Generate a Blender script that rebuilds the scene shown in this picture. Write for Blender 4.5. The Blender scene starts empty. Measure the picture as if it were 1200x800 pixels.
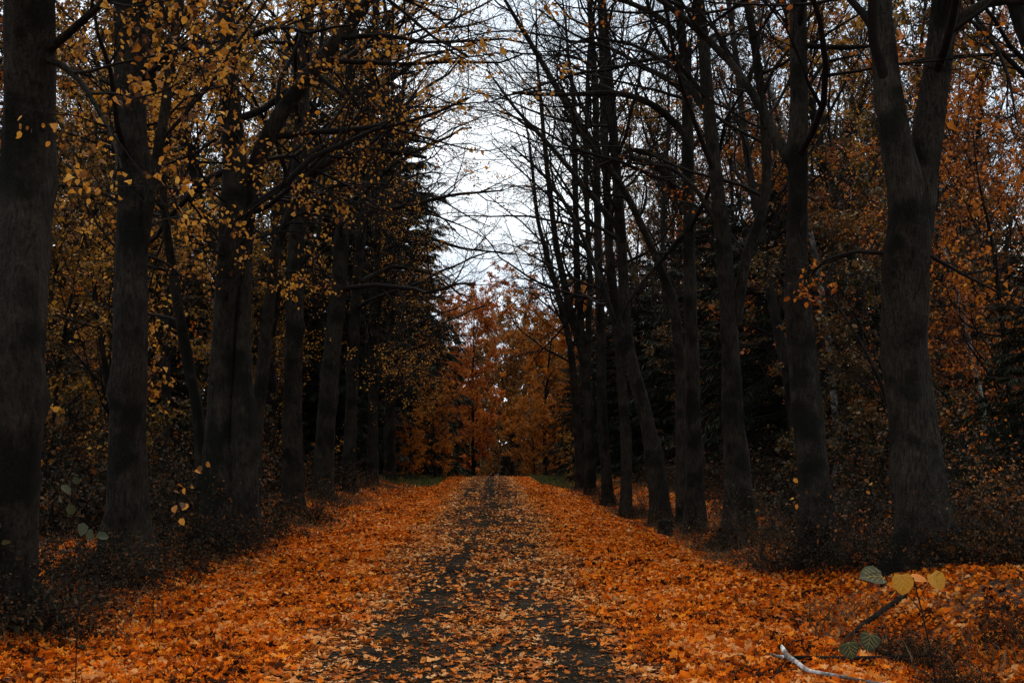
import bpy, math, random
import numpy as np
from mathutils import Matrix, Vector, Euler

R_ = math.radians
scene = bpy.context.scene
COL = scene.collection

# ------------------------------------------------------------------ camera, sky, sun, exposure
FPX = 1600.0                      # focal length in pixels of the 1200 px wide photograph
CAM = np.array([0.05, 0.0, 1.6])
cam_d = bpy.data.cameras.new('camera'); cam = bpy.data.objects.new('camera', cam_d); COL.objects.link(cam)
cam_d.sensor_width = 36.0; cam_d.lens = 36.0 * FPX / 1200.0
cam_d.clip_start = 0.05; cam_d.clip_end = 3000
cam.location = CAM.tolist()
cam.rotation_euler = (R_(90 + 4.47), 0, R_(-0.9))
scene.camera = cam
CAMR = np.array(cam.rotation_euler.to_matrix())

SUN_EL, SUN_AZ = R_(66), R_(6)     # azimuth measured from +Y towards +X
world = bpy.data.worlds.new('World'); scene.world = world; world.use_nodes = True
wt = world.node_tree; wt.nodes.clear()
wo = wt.nodes.new('ShaderNodeOutputWorld'); bg = wt.nodes.new('ShaderNodeBackground')
sky = wt.nodes.new('ShaderNodeTexSky'); sky.sky_type = 'NISHITA'; sky.sun_disc = False
sky.sun_elevation = SUN_EL; sky.sun_rotation = SUN_AZ; sky.air_density = 1.0; sky.dust_density = 3.0
tc = wt.nodes.new('ShaderNodeTexCoord'); mp = wt.nodes.new('ShaderNodeMapping'); mp.inputs['Scale'].default_value = (1, 1, 2.2)
nz = wt.nodes.new('ShaderNodeTexNoise'); nz.inputs['Scale'].default_value = 3.0; nz.inputs['Detail'].default_value = 5
cr = wt.nodes.new('ShaderNodeValToRGB')
cr.color_ramp.elements[0].position = 0.3; cr.color_ramp.elements[0].color = (0.50, 0.60, 0.72, 1)
cr.color_ramp.elements[1].position = 0.7; cr.color_ramp.elements[1].color = (0.96, 0.99, 1.0, 1)
vm = wt.nodes.new('ShaderNodeVectorMath'); vm.operation = 'SCALE'; vm.inputs['Scale'].default_value = 13.5
mx = wt.nodes.new('ShaderNodeMix'); mx.data_type = 'RGBA'; mx.inputs['Factor'].default_value = 0.9
wt.links.new(tc.outputs['Generated'], mp.inputs['Vector']); wt.links.new(mp.outputs[0], nz.inputs['Vector'])
wt.links.new(nz.outputs['Fac'], cr.inputs[0]); wt.links.new(cr.outputs[0], vm.inputs[0])
wt.links.new(sky.outputs[0], mx.inputs['A']); wt.links.new(vm.outputs[0], mx.inputs['B'])
wt.links.new(mx.outputs['Result'], bg.inputs['Color']); bg.inputs['Strength'].default_value = 0.12
wt.links.new(bg.outputs[0], wo.inputs['Surface'])

sun_d = bpy.data.lights.new('sun', 'SUN'); sun_d.energy = 2.0; sun_d.angle = R_(14); sun_d.color = (1.0, 0.88, 0.70)
sun = bpy.data.objects.new('sun', sun_d); COL.objects.link(sun); sun.location = (0, 40, 60)
sv = Vector((math.cos(SUN_EL) * math.sin(SUN_AZ), math.cos(SUN_EL) * math.cos(SUN_AZ), math.sin(SUN_EL)))
sun.rotation_euler = sv.to_track_quat('Z', 'Y').to_euler()

scene.view_settings.view_transform = 'Standard'; scene.view_settings.look = 'None'
scene.view_settings.exposure = 0.12; scene.view_settings.gamma = 1.0
scene.render.engine = 'CYCLES'
scene.render.resolution_x = 1024; scene.render.resolution_y = 682
scene.cycles.max_bounces = 5; scene.cycles.diffuse_bounces = 3; scene.cycles.transmission_bounces = 3

# ------------------------------------------------------------------ numpy helpers
def rg(seed): return np.random.default_rng(seed)
def nrm(v): return v / np.maximum(np.linalg.norm(v, axis=-1, keepdims=True), 1e-9)

def at(px, py, d):
    """world point seen at pixel (px,py) of the 1200x800 photograph, d metres down the road"""
    v = CAMR @ np.array([(px - 600) / FPX, -(py - 400) / FPX, -1.0])
    return CAM + v * (d / v[1])

_vr = rg(99).random((64, 64))
def vnoise(x, y):
    x = np.asarray(x, float); y = np.asarray(y, float)
    xi = np.floor(x).astype(int); yi = np.floor(y).astype(int); fx = x - xi; fy = y - yi
    fx = fx * fx * (3 - 2 * fx); fy = fy * fy * (3 - 2 * fy)
    g = lambda a, b: _vr[a % 64, b % 64]
    return (g(xi, yi) * (1 - fx) + g(xi + 1, yi) * fx) * (1 - fy) + (g(xi, yi + 1) * (1 - fx) + g(xi + 1, yi + 1) * fx) * fy
def fbm(x, y): return vnoise(x, y) * .55 + vnoise(x * 2.1 + 7, y * 2.1 + 3) * .3 + vnoise(x * 4.3 + 1, y * 4.3 + 9) * .15
def sstep(a, b, x):
    t = np.clip((np.asarray(x, float) - a) / (b - a), 0, 1); return t * t * (3 - 2 * t)

def height(x, y):
    x = np.asarray(x, float); y = np.asarray(y, float)
    h = np.zeros(np.broadcast(x, y).shape) + 0.0
    ax = np.abs(x)
    h = h - 0.05 * sstep(0.6, 1.7, ax)
    ditch = np.exp(-((x - 3.7) / 0.75) ** 2) * (0.08 + 0.26 * vnoise(y * .28, 3.3))
    h = h - ditch + (0.12 + .30 * vnoise(y * .35, 8.1)) * sstep(4.0, 5.2, x) - 0.10 * np.exp(-((x + 3.3) / 0.8) ** 2) + 0.16 * sstep(3.9, 5.2, -x)
    rough = sstep(1.9, 3.2, ax)
    h = h + rough * ((fbm(x * .45 + 11, y * .45) - .5) * .28 + (fbm(x * 1.6, y * 1.6 + 31) - .5) * .12)
    h = h + sstep(7, 30, ax) * (fbm(x * .07, y * .07) - .35) * 1.8
    far = np.maximum(y - 74, 0)
    h = h - 0.055 * far * sstep(0, 25, far) * (1 - sstep(7, 22, ax) * .8) * (1 - sstep(150, 260, far)) - 0.055 * 200 * sstep(150, 260, far) * (1 - sstep(7, 22, ax) * .8) * 0
    return h

def make_mesh(name, V, Q, mat, smooth=True):
    V = np.ascontiguousarray(V, dtype=np.float32); Q = np.ascontiguousarray(Q, dtype=np.int32)
    me = bpy.data.meshes.new(name)
    k = Q.shape[1]
    me.vertices.add(len(V)); me.vertices.foreach_set('co', V.ravel())
    me.loops.add(Q.size); me.loops.foreach_set('vertex_index', Q.ravel())
    me.polygons.add(len(Q)); me.polygons.foreach_set('loop_start', np.arange(0, Q.size, k, dtype=np.int32))
    me.polygons.foreach_set('loop_total', np.full(len(Q), k, dtype=np.int32))
    if smooth: me.polygons.foreach_set('use_smooth', np.ones(len(Q), dtype=bool))
    me.materials.append(mat)
    me.update(calc_edges=True)
    return me

def cat(parts):
    vs, qs, o = [], [], 0
    for V, Q in parts:
        vs.append(V); qs.append(Q + o); o += len(V)
    return np.concatenate(vs), np.concatenate(qs)

def tubes(P, Rr, S):
    """P (N,K,3) centre lines, Rr (N,K) radii -> quads"""
    N, K, _ = P.shape
    T = np.empty_like(P); T[:, 1:-1] = P[:, 2:] - P[:, :-2]; T[:, 0] = P[:, 1] - P[:, 0]; T[:, -1] = P[:, -1] - P[:, -2]
    T = nrm(T); m = np.abs(nrm(P[:, -1] - P[:, 0]))
    ref = np.zeros((N, 3)); ref[np.arange(N), np.argmin(m, axis=1)] = 1.0
    A = nrm(np.cross(T, ref[:, None, :])); B = np.cross(T, A)
    a = np.arange(S) * 2 * math.pi / S
    rr = Rr[..., None, None] if Rr.ndim == 2 else Rr[..., None]
    V = P[:, :, None, :] + rr * (np.cos(a)[None, None, :, None] * A[:, :, None, :] + np.sin(a)[None, None, :, None] * B[:, :, None, :])
    i = np.arange(N)[:, None, None] * K * S; k = np.arange(K - 1)[None, :, None] * S; s = np.arange(S)[None, None, :]
    s2 = (s + 1) % S
    Q = np.stack([i + k + s, i + k + s2, i + k + S + s2, i + k + S + s], -1).reshape(-1, 4)
    return V.reshape(-1, 3), Q

def grow(S0, D0, L, r0, K, wob, trop, g, rend=.25):
    N = len(S0); P = np.empty((N, K, 3)); D = np.empty((N, K, 3)); P[:, 0] = S0; d = nrm(D0); D[:, 0] = d
    st = (L / (K - 1))[:, None]; trop = np.asarray(trop, float)
    bend = g.normal(0, wob * .5, (N, 3))
    for k in range(1, K):
        d = nrm(d + g.normal(0, wob, (N, 3)) + bend + trop / (K - 1)); D[:, k] = d; P[:, k] = P[:, k - 1] + d * st
    t = np.linspace(0, 1, K)[None]
    return P, r0[:, None] * (1 - (1 - rend) * t), D

def spawn(P, Rr, D, n, t0, t1, a0, a1, lf, rf, g, taper=.5):
    """n children on every parent line"""
    N, K, _ = P.shape
    pi = np.repeat(np.arange(N), n); M = len(pi)
    t = (np.tile(np.arange(n), N) + g.random(M)) / n; t = t0 + (t1 - t0) * t
    f = t * (K - 1); i = np.minimum(f.astype(int), K - 2); f = (f - i)[:, None]
    s = P[pi, i] * (1 - f) + P[pi, i + 1] * f; pd = nrm(D[pi, i] * (1 - f) + D[pi, i + 1] * f)
    pr = Rr[pi, i] * (1 - f[:, 0]) + Rr[pi, i + 1] * f[:, 0]
    rnd = g.normal(0, 1, (M, 3)); perp = nrm(rnd - (rnd * pd).sum(1, keepdims=True) * pd)
    a = g.uniform(a0, a1, M)[:, None]
    d = pd * np.cos(a) + perp * np.sin(a)
    plen = np.linalg.norm(np.diff(P, axis=1), axis=2).sum(1)[pi]
    L = plen * lf * (1 - taper * t) * g.uniform(.7, 1.25, M)
    return s, d, L, pr * rf

LEAF6 = (np.array([[0, 0, 0], [-.34, .28, .10], [-.30, .70, .07], [0, 1.0, -.10], [.30, .70, .07], [.34, .28, .10]]), np.array([[0, 3, 2, 1], [0, 5, 4, 3]]))
LEAF4 = (np.array([[0, 0, 0], [-.36, .45, .08], [0, 1.0, 0], [.36, .45, .08]]), np.array([[0, 3, 2, 1]]))
MAPLE = (np.array([[0, 0, 0], [-.5, .10, .08], [-.30, .42, .02], [-.48, .72, .12], [-.15, .66, .02], [0, 1.05, .10], [.15, .66, .02], [.48, .72, .12], [.30, .42, .02], [.5, .10, .08], [0, .35, -.03]]),
         np.array([[0, 10, 2, 1], [10, 4, 3, 2], [10, 6, 5, 4], [10, 8, 7, 6], [0, 9, 8, 10]]))
SPRAY = (np.array([[0, 0, 0], [.065, .45, -.03], [0, 1, -.2], [-.065, .45, -.03]]), np.array([[0, 1, 2, 3]]))

def leaves(pos, fwd, up, size, tpl, curl=None):
    T, F = tpl
    y = nrm(fwd); z = nrm(up - (up * y).sum(1, keepdims=True) * y); x = np.cross(y, z)
    TT = np.repeat(T[None], len(pos), 0) * size[:, None, None]
    if curl is not None: TT[:, :, 2] *= curl[:, None]
    V = pos[:, None, :] + TT[..., 0:1] * x[:, None] + TT[..., 1:2] * y[:, None] + TT[..., 2:3] * z[:, None]
    Q = (np.arange(len(pos)) * len(T))[:, None, None] + F[None]
    return V.reshape(-1, 3), Q.reshape(-1, F.shape[1])

# ------------------------------------------------------------------ materials
def new_mat(name):
    m = bpy.data.materials.new(name); m.use_nodes = True; t = m.node_tree; t.nodes.clear()
    return m, t, t.nodes.new, t.links.new
def ramp(t, stops, interp='LINEAR'):
    n = t.nodes.new('ShaderNodeValToRGB'); e = n.color_ramp.elements; n.color_ramp.interpolation = interp
    while len(e) < len(stops): e.new(0.5)
    for i, (p, c) in enumerate(stops): e[i].position = p; e[i].color = (*c, 1)
    return n

def leaf_mat(name, cols, transl=.35, rough=.65, nscale=.35, spec=.25):
    m, t, N, L = new_mat(name)
    geo = N('ShaderNodeNewGeometry'); tcn = N('ShaderNodeTexCoord'); no = N('ShaderNodeTexNoise'); no.inputs['Scale'].default_value = nscale
    no.inputs['Detail'].default_value = 2
    L(geo.outputs['Position'], no.inputs['Vector'])
    ma = N('ShaderNodeMath'); ma.operation = 'MULTIPLY_ADD'; ma.inputs[1].default_value = 1.5; ma.inputs[2].default_value = -.75
    L(no.outputs['Fac'], ma.inputs[0])
    ad = N('ShaderNodeMath'); ad.operation = 'ADD'; ad.use_clamp = True
    L(geo.outputs['Random Per Island'], ad.inputs[0]); L(ma.outputs[0], ad.inputs[1])
    n = len(cols); rp = ramp(t, [(i / max(n - 1, 1), c) for i, c in enumerate(cols)])
    L(ad.outputs[0], rp.inputs[0])
    fn = N('ShaderNodeTexNoise'); fn.inputs['Scale'].default_value = 60; L(geo.outputs['Position'], fn.inputs['Vector'])
    hv = N('ShaderNodeHueSaturation'); mr = N('ShaderNodeMapRange'); mr.inputs['To Min'].default_value = .7; mr.inputs['To Max'].default_value = 1.25
    L(fn.outputs['Fac'], mr.inputs['Value']); L(mr.outputs[0], hv.inputs['Value']); L(rp.outputs[0], hv.inputs['Color'])
    b = N('ShaderNodeBsdfPrincipled'); b.inputs['Roughness'].default_value = rough; b.inputs['Specular IOR Level'].default_value = spec
    tr = N('ShaderNodeBsdfTranslucent'); mxs = N('ShaderNodeMixShader'); mxs.inputs[0].default_value = transl
    L(hv.outputs[0], b.inputs['Base Color']); L(hv.outputs[0], tr.inputs['Color'])
    L(b.outputs[0], mxs.inputs[1]); L(tr.outputs[0], mxs.inputs[2])
    o = N('ShaderNodeOutputMaterial'); L(mxs.outputs[0], o.inputs['Surface'])
    return m

def bark_mat(name, dark, light, moss=(0.004, 0.0042, 0.002), mossamt=.85, vs=(16, 16, 2.0), bump=.9, birch=False):
    m, t, N, L = new_mat(name)
    geo = N('ShaderNodeNewGeometry'); mpn = N('ShaderNodeMapping'); mpn.inputs['Scale'].default_value = vs
    L(geo.outputs['Position'], mpn.inputs['Vector'])
    n1 = N('ShaderNodeTexNoise'); n1.inputs['Scale'].default_value = 1.6; n1.inputs['Detail'].default_value = 7; n1.inputs['Roughness'].default_value = .65
    n1.inputs['Distortion'].default_value = .6
    L(mpn.outputs[0], n1.inputs['Vector'])
    rp = ramp(t, [(.36, dark), (.50, tuple((a + b) / 2 for a, b in zip(dark, light))), (.66, light)])
    L(n1.outputs['Fac'], rp.inputs[0])
    n4 = N('ShaderNodeTexNoise'); n4.inputs['Scale'].default_value = 2.6; n4.inputs['Detail'].default_value = 7; n4.inputs['Roughness'].default_value = .7; L(geo.outputs['Position'], n4.inputs['Vector'])
    m4 = N('ShaderNodeMapRange'); m4.inputs['From Min'].default_value = .32; m4.inputs['From Max'].default_value = .68; m4.inputs['To Min'].default_value = .45; m4.inputs['To Max'].default_value = 1.9; L(n4.outputs['Fac'], m4.inputs['Value'])
    hv = N('ShaderNodeHueSaturation'); L(m4.outputs[0], hv.inputs['Value']); L(rp.outputs[0], hv.inputs['Color']); rp = hv
    n2 = N('ShaderNodeTexNoise'); n2.inputs['Scale'].default_value = 1.7; n2.inputs['Detail'].default_value = 8; L(geo.outputs['Position'], n2.inputs['Vector'])
    mrp = ramp(t, [(.51, (0, 0, 0)), (.60, (mossamt,) * 3)]); L(n2.outputs['Fac'], mrp.inputs[0])
    mxn = N('ShaderNodeMix'); mxn.data_type = 'RGBA'; L(mrp.outputs[0], mxn.inputs['Factor']); L(rp.outputs[0], mxn.inputs['A']); mxn.inputs['B'].default_value = (*moss, 1)
    n3 = N('ShaderNodeTexNoise'); n3.inputs['Scale'].default_value = 30; n3.inputs['Detail'].default_value = 4; L(geo.outputs['Position'], n3.inputs['Vector'])
    ma = N('ShaderNodeMath'); ma.operation = 'MULTIPLY_ADD'; ma.inputs[1].default_value = .55; L(n3.outputs['Fac'], ma.inputs[0]); L(n1.outputs['Fac'], ma.inputs[2])
    bp = N('ShaderNodeBump'); bp.inputs['Strength'].default_value = bump; bp.inputs['Distance'].default_value = .05; L(ma.outputs[0], bp.inputs['Height'])
    b = N('ShaderNodeBsdfPrincipled'); b.inputs['Roughness'].default_value = .95; b.inputs['Specular IOR Level'].default_value = .1
    L(mxn.outputs['Result'], b.inputs['Base Color']); L(bp.outputs[0], b.inputs['Normal'])
    o = N('ShaderNodeOutputMaterial'); L(b.outputs[0], o.inputs['Surface'])
    return m

def twig_mat(name, c):
    m, t, N, L = new_mat(name)
    geo = N('ShaderNodeNewGeometry'); no = N('ShaderNodeTexNoise'); no.inputs['Scale'].default_value = 9; L(geo.outputs['Position'], no.inputs['Vector'])
    rp = ramp(t, [(.3, tuple(v * .6 for v in c)), (.7, tuple(v * 1.4 for v in c))]); L(no.outputs['Fac'], rp.inputs[0])
    b = N('ShaderNodeBsdfPrincipled'); b.inputs['Roughness'].default_value = .9; b.inputs['Specular IOR Level'].default_value = .1
    L(rp.outputs[0], b.inputs['Base Color']); o = N('ShaderNodeOutputMaterial'); L(b.outputs[0], o.inputs['Surface'])
    return m

BARK = bark_mat('linden_bark', (.006, .0048, .0034), (.024, .019, .0135), vs=(19, 19, 4.4))
BARK_R = bark_mat('ridged_bark', (.006, .0048, .0036), (.033, .026, .018), vs=(27, 27, 3.4), bump=1.0)
BARK_D = bark_mat('dark_bark', (.005, .0042, .0032), (.020, .016, .012))
BIRCH = bark_mat('birch_bark', (.025, .022, .02), (.22, .20, .18), moss=(.014, .013, .011), mossamt=.97, vs=(3, 3, 14), bump=.3)
TWIG = twig_mat('twig_bark', (.009, .007, .0055))
TWIG_B = twig_mat('brown_twig', (.028, .017, .011))
L_YEL = leaf_mat('amber_leaves', [(.07, .025, .008), (.22, .08, .012), (.50, .19, .02), (.62, .27, .03), (.66, .34, .05)], .4)
L_GOLD = leaf_mat('golden_leaves', [(.05, .030, .008), (.12, .068, .011), (.24, .115, .013), (.44, .19, .016)], .35)
L_ORG = leaf_mat('orange_leaves', [(.14, .035, .007), (.34, .085, .009), (.54, .15, .012), (.60, .21, .016)], .35)
L_RUST = leaf_mat('rust_leaves', [(.06, .019, .006), (.17, .045, .008), (.32, .085, .010), (.52, .16, .014)], .35)
L_RED = leaf_mat('red_leaves', [(.26, .055, .014), (.46, .10, .016), (.60, .17, .020), (.62, .24, .03)], .45)
L_FAR = leaf_mat('far_brown_leaves', [(.02, .018, .01), (.05, .028, .012), (.10, .038, .012), (.16, .06, .014)], .25, nscale=.06)
L_DULL = leaf_mat('dull_orange_leaves', [(.05, .026, .008), (.14, .055, .010), (.26, .095, .012), (.40, .15, .015)], .3, nscale=.25)
L_ORGB = leaf_mat('bright_orange_leaves', [(.20, .06, .008), (.42, .13, .010), (.62, .21, .012)], .4)
L_OLIVE = leaf_mat('olive_leaves', [(.014, .014, .006), (.035, .026, .008), (.08, .042, .010), (.20, .085, .014)], .25)
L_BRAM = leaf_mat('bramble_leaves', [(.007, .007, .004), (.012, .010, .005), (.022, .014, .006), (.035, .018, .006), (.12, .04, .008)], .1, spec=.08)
NEEDLE = leaf_mat('spruce_needles', [(.006, .008, .004), (.011, .014, .007), (.017, .020, .009)], .08, spec=.05)
L_GREEN = leaf_mat('faded_green_leaf', [(.022, .027, .010), (.045, .048, .020)], .35)
L_BIGY = leaf_mat('yellow_lime_leaf', [(.38, .16, .008), (.50, .22, .012)], .4)
CRUMB = leaf_mat('leaf_crumb', [(.010, .008, .006), (.03, .018, .010), (.10, .045, .018), (.26, .10, .03)], .05, nscale=2, spec=0)
VEIN = twig_mat('leaf_vein', (.45, .30, .08))
DRY = leaf_mat('dead_grass', [(.04, .022, .009), (.10, .055, .02), (.18, .10, .04)], .2)
GRASS = leaf_mat('verge_grass', [(.03, .045, .012), (.06, .075, .02), (.10, .10, .03)], .25)
LITTER = leaf_mat('fallen_leaves', [(.02, .007, .003), (.13, .028, .004), (.30, .058, .004), (.48, .085, .003), (.60, .110, .003), (.68, .16, .005), (.70, .23, .02), (.62, .28, .09)], .2, rough=.75, nscale=1.3, spec=.05)
LITTER_W = leaf_mat('worn_road_leaves', [(.08, .024, .008), (.26, .066, .012), (.50, .13, .015), (.55, .20, .04), (.55, .29, .12)], .15, rough=.75, nscale=1.3, spec=.06)

def ground_mat():
    m, t, N, L = new_mat('leaf_strewn_forest_floor')
    geo = N('ShaderNodeNewGeometry'); sp = N('ShaderNodeSeparateXYZ'); L(geo.outputs['Position'], sp.inputs[0])
    v = N('ShaderNodeTexVoronoi'); v.inputs['Scale'].default_value = 17; v.inputs['Randomness'].default_value = 1
    L(geo.outputs['Position'], v.inputs['Vector'])
    s2 = N('ShaderNodeSeparateColor'); L(v.outputs['Color'], s2.inputs[0])
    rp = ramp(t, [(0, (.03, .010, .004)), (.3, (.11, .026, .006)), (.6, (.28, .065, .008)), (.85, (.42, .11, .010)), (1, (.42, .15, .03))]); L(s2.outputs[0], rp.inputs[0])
    n1 = N('ShaderNodeTexNoise'); n1.inputs['Scale'].default_value = .8; n1.inputs['Detail'].default_value = 5; L(geo.outputs['Position'], n1.inputs['Vector'])
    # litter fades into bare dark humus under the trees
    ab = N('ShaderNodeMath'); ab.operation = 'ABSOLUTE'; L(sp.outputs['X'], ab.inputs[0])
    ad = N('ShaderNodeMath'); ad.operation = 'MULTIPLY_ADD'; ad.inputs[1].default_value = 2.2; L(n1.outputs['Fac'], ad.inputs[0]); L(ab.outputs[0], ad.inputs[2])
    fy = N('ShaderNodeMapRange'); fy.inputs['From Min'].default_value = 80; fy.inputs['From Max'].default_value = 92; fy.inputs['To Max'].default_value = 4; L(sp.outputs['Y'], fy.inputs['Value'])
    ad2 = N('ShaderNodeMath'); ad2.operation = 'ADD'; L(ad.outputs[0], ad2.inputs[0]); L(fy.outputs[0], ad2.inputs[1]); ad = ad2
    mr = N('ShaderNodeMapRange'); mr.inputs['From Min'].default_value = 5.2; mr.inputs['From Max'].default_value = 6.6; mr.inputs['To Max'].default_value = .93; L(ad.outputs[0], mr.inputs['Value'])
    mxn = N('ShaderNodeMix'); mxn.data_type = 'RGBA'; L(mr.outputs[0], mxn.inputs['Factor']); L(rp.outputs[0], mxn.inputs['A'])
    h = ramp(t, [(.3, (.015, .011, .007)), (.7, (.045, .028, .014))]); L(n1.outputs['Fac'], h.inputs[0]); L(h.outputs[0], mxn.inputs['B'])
    bp = N('ShaderNodeBump'); bp.inputs['Strength'].default_value = .6; bp.inputs['Distance'].default_value = .03; L(v.outputs['Distance'], bp.inputs['Height'])
    b = N('ShaderNodeBsdfPrincipled'); b.inputs['Roughness'].default_value = .85; b.inputs['Specular IOR Level'].default_value = .15
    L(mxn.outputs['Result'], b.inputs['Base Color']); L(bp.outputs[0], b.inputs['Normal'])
    o = N('ShaderNodeOutputMaterial'); L(b.outputs[0], o.inputs['Surface'])
    return m
def asphalt_mat():
    m, t, N, L = new_mat('old_asphalt')
    geo = N('ShaderNodeNewGeometry'); n1 = N('ShaderNodeTexNoise'); n1.inputs['Scale'].default_value = 90; n1.inputs['Detail'].default_value = 3; L(geo.outputs['Position'], n1.inputs['Vector'])
    n2 = N('ShaderNodeTexNoise'); n2.inputs['Scale'].default_value = 1.1; n2.inputs['Detail'].default_value = 5; L(geo.outputs['Position'], n2.inputs['Vector'])
    ad = N('ShaderNodeMath'); ad.operation = 'MULTIPLY_ADD'; ad.inputs[1].default_value = .6; L(n2.outputs['Fac'], ad.inputs[0]); L(n1.outputs['Fac'], ad.inputs[2])
    rp = ramp(t, [(.55, (.005, .0045, .0038)), (.8, (.013, .0115, .0095)), (1.05, (.035, .031, .026))]); L(ad.outputs[0], rp.inputs[0])
    bp = N('ShaderNodeBump'); bp.inputs['Strength'].default_value = .5; bp.inputs['Distance'].default_value = .01; L(n1.outputs['Fac'], bp.inputs['Height'])
    b = N('ShaderNodeBsdfPrincipled'); b.inputs['Roughness'].default_value = 1; b.inputs['Specular IOR Level'].default_value = 0
    L(rp.outputs[0], b.inputs['Base Color']); L(bp.outputs[0], b.inputs['Normal'])
    o = N('ShaderNodeOutputMaterial'); L(b.outputs[0], o.inputs['Surface'])
    return m

# ------------------------------------------------------------------ object helpers
def tag(o, label=None, category=None, group=None, kind=None):
    if label: o['label'] = label
    if category: o['category'] = category
    if group: o['group'] = group
    if kind: o['kind'] = kind
    return o
def link(name, me, parent=None, loc=None):
    o = bpy.data.objects.new(name, me); COL.objects.link(o)
    if parent: o.parent = parent
    if loc is not None: o.location = [float(v) for v in loc]
    return o
def empty(name, loc, label=None, category=None, group=None):
    o = bpy.data.objects.new(name, None); o.empty_display_size = .3; COL.objects.link(o); o.location = [float(v) for v in loc]
    return tag(o, label, category, group)
def copy_tree(src, loc, rz=0, sc=(1, 1, 1), label=None, group=None):
    r = src.copy(); COL.objects.link(r); r.location = [float(v) for v in loc]; r.rotation_euler = (0, 0, rz); r.scale = sc
    if label: r['label'] = label
    if group: r['group'] = group
    for ch in list(src.children):
        c = ch.copy(); COL.objects.link(c); c.parent = r
    return r

# ------------------------------------------------------------------ setting: ground, road
def sheet(name, xs, ys, zoff, mat):
    X, Y = np.meshgrid(xs, ys); Z = height(X, Y) + zoff
    V = np.stack([X, Y, Z], -1).reshape(-1, 3); nx, ny = len(xs), len(ys)
    i = (np.arange(ny - 1)[:, None] * nx + np.arange(nx - 1)[None]).reshape(-1)
    return link(name, make_mesh(name, V, np.stack([i, i + 1, i + nx + 1, i + nx], -1), mat))
xs = np.concatenate([-np.geomspace(900, 8.2, 34), np.arange(-8, 8.01, .16), np.geomspace(8.2, 900, 34)])
ys = np.concatenate([-np.geomspace(300, 6, 14), np.arange(-5.5, 40, .2), np.arange(40, 110, .6), np.geomspace(111, 1500, 40)])
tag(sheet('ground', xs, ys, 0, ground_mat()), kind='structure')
tag(sheet('road', np.linspace(-1.72, 1.72, 23), np.concatenate([np.arange(-5.5, 40, .2), np.arange(40, 140, .6)]), .012, asphalt_mat()), kind='structure')

# fallen leaves: one uncountable carpet
def bare(x, y):
    """how bare the asphalt is (0 covered .. 1 bare)"""
    c1 = np.interp(y, [8, 12, 16, 20, 28, 40, 80], [-.95, -.75, -.50, -.28, -.12, 0, 0])
    w1 = np.interp(y, [8, 14, 22, 40, 80], [.50, .34, .22, .30, .30])
    c2 = np.interp(y, [8, 12, 17, 25], [.55, .62, .45, .4])
    s2 = np.interp(y, [8, 14, 17, 22], [1.0, .9, .5, .2])
    b = np.exp(-((x - c1) / w1) ** 2) + s2 * np.exp(-((x - c2) / .42) ** 2)
    x = x + (fbm(y * .22 + 3, y * 0 + 1.7) - .5) * .5
    b = np.exp(-((x - c1) / w1) ** 2) + s2 * np.exp(-((x - c2) / .42) ** 2)
    lim = np.interp(y, [8, 14, 24, 80], [1.1, 1.15, 1.0, 1.0])
    edge = 1 - sstep(lim - .25, lim + .25, np.abs(x + .02) + (fbm(x * 1.3, y * .6) - .5) * .9)
    base = edge * (np.interp(y, [10, 18, 30, 60], [.32, .44, .56, .5]) + 1.3 * (fbm(x * 2.1 + 5, y * 1.3) - .45))
    return np.clip(np.maximum(base, edge * b * (.52 + .8 * fbm(x * 2.6, y * 1.5))), 0, .92)

def litter(name, mat, onroad, seed, bands):
    g = rg(seed); parts = []
    for (y0, y1, dens, size, tpl) in bands:
        xw = 7.5
        n = int((y1 - y0) * 2 * xw * dens)
        y = g.uniform(y0, y1, n); x = g.uniform(-xw, xw, n)
        b = bare(x, y); road = edge_road(x, y)
        if onroad:
            keep = (road > g.random(n)) & (g.random(n) > b ** .55 )
        else:
            cov = np.where(np.abs(x) < 4.3, 1, np.exp(-(np.abs(x) - 4.3) / 1.1)) * (.35 + .65 * sstep(.28, .5, fbm(x * .9 + 2, y * .9 + 4)) )
            keep = (road <= g.random(n)) & (g.random(n) < cov)
        x, y = x[keep], y[keep]; n = len(x)
        z = height(x, y) + .014 + g.random(n) * (.012 if onroad else .035)
        a = g.uniform(0, 2 * math.pi, n); tilt = .18 if onroad else .62
        fwd = np.stack([np.cos(a), np.sin(a), g.normal(0, tilt, n)], -1)
        up = np.stack([g.normal(0, tilt, n), g.normal(0, tilt, n), np.ones(n)], -1)
        s = size * g.lognormal(0, .28, n); pos = np.stack([x, y, z], -1) - nrm(fwd) * s[:, None] * .5
        parts.append(leaves(pos, fwd, up, s, tpl, curl=g.normal(.9, 1.7, n)))
    # different templates have different face widths: pad to quads
    V, Q = cat(parts)
    return tag(link(name, make_mesh(name, V, Q, mat, smooth=False)), kind='stuff')
def edge_road(x, y):
    return 1 - sstep(1.15, 1.7, np.abs(x) + (fbm(x * 1.3, y * .6) - .5) * .8)
o = litter('leaf_litter', LITTER, False, 5, [(6.5, 14, 620, .056, MAPLE), (6.5, 14, 700, .050, LEAF6), (14, 27, 800, .056, LEAF6), (27, 46, 380, .07, LEAF4), (46, 85, 130, .095, LEAF4)])
o['label'] = 'thick carpet of orange fallen leaves covering both road verges'
o = litter('road_leaves', LITTER_W, True, 6, [(6.5, 15, 330, .060, MAPLE), (6.5, 15, 330, .052, LEAF6), (15, 28, 560, .058, LEAF6), (28, 45, 270, .068, LEAF4), (45, 85, 110, .08, LEAF4)])
o['label'] = 'pale worn leaves scattered thinly over the dark asphalt'

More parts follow.
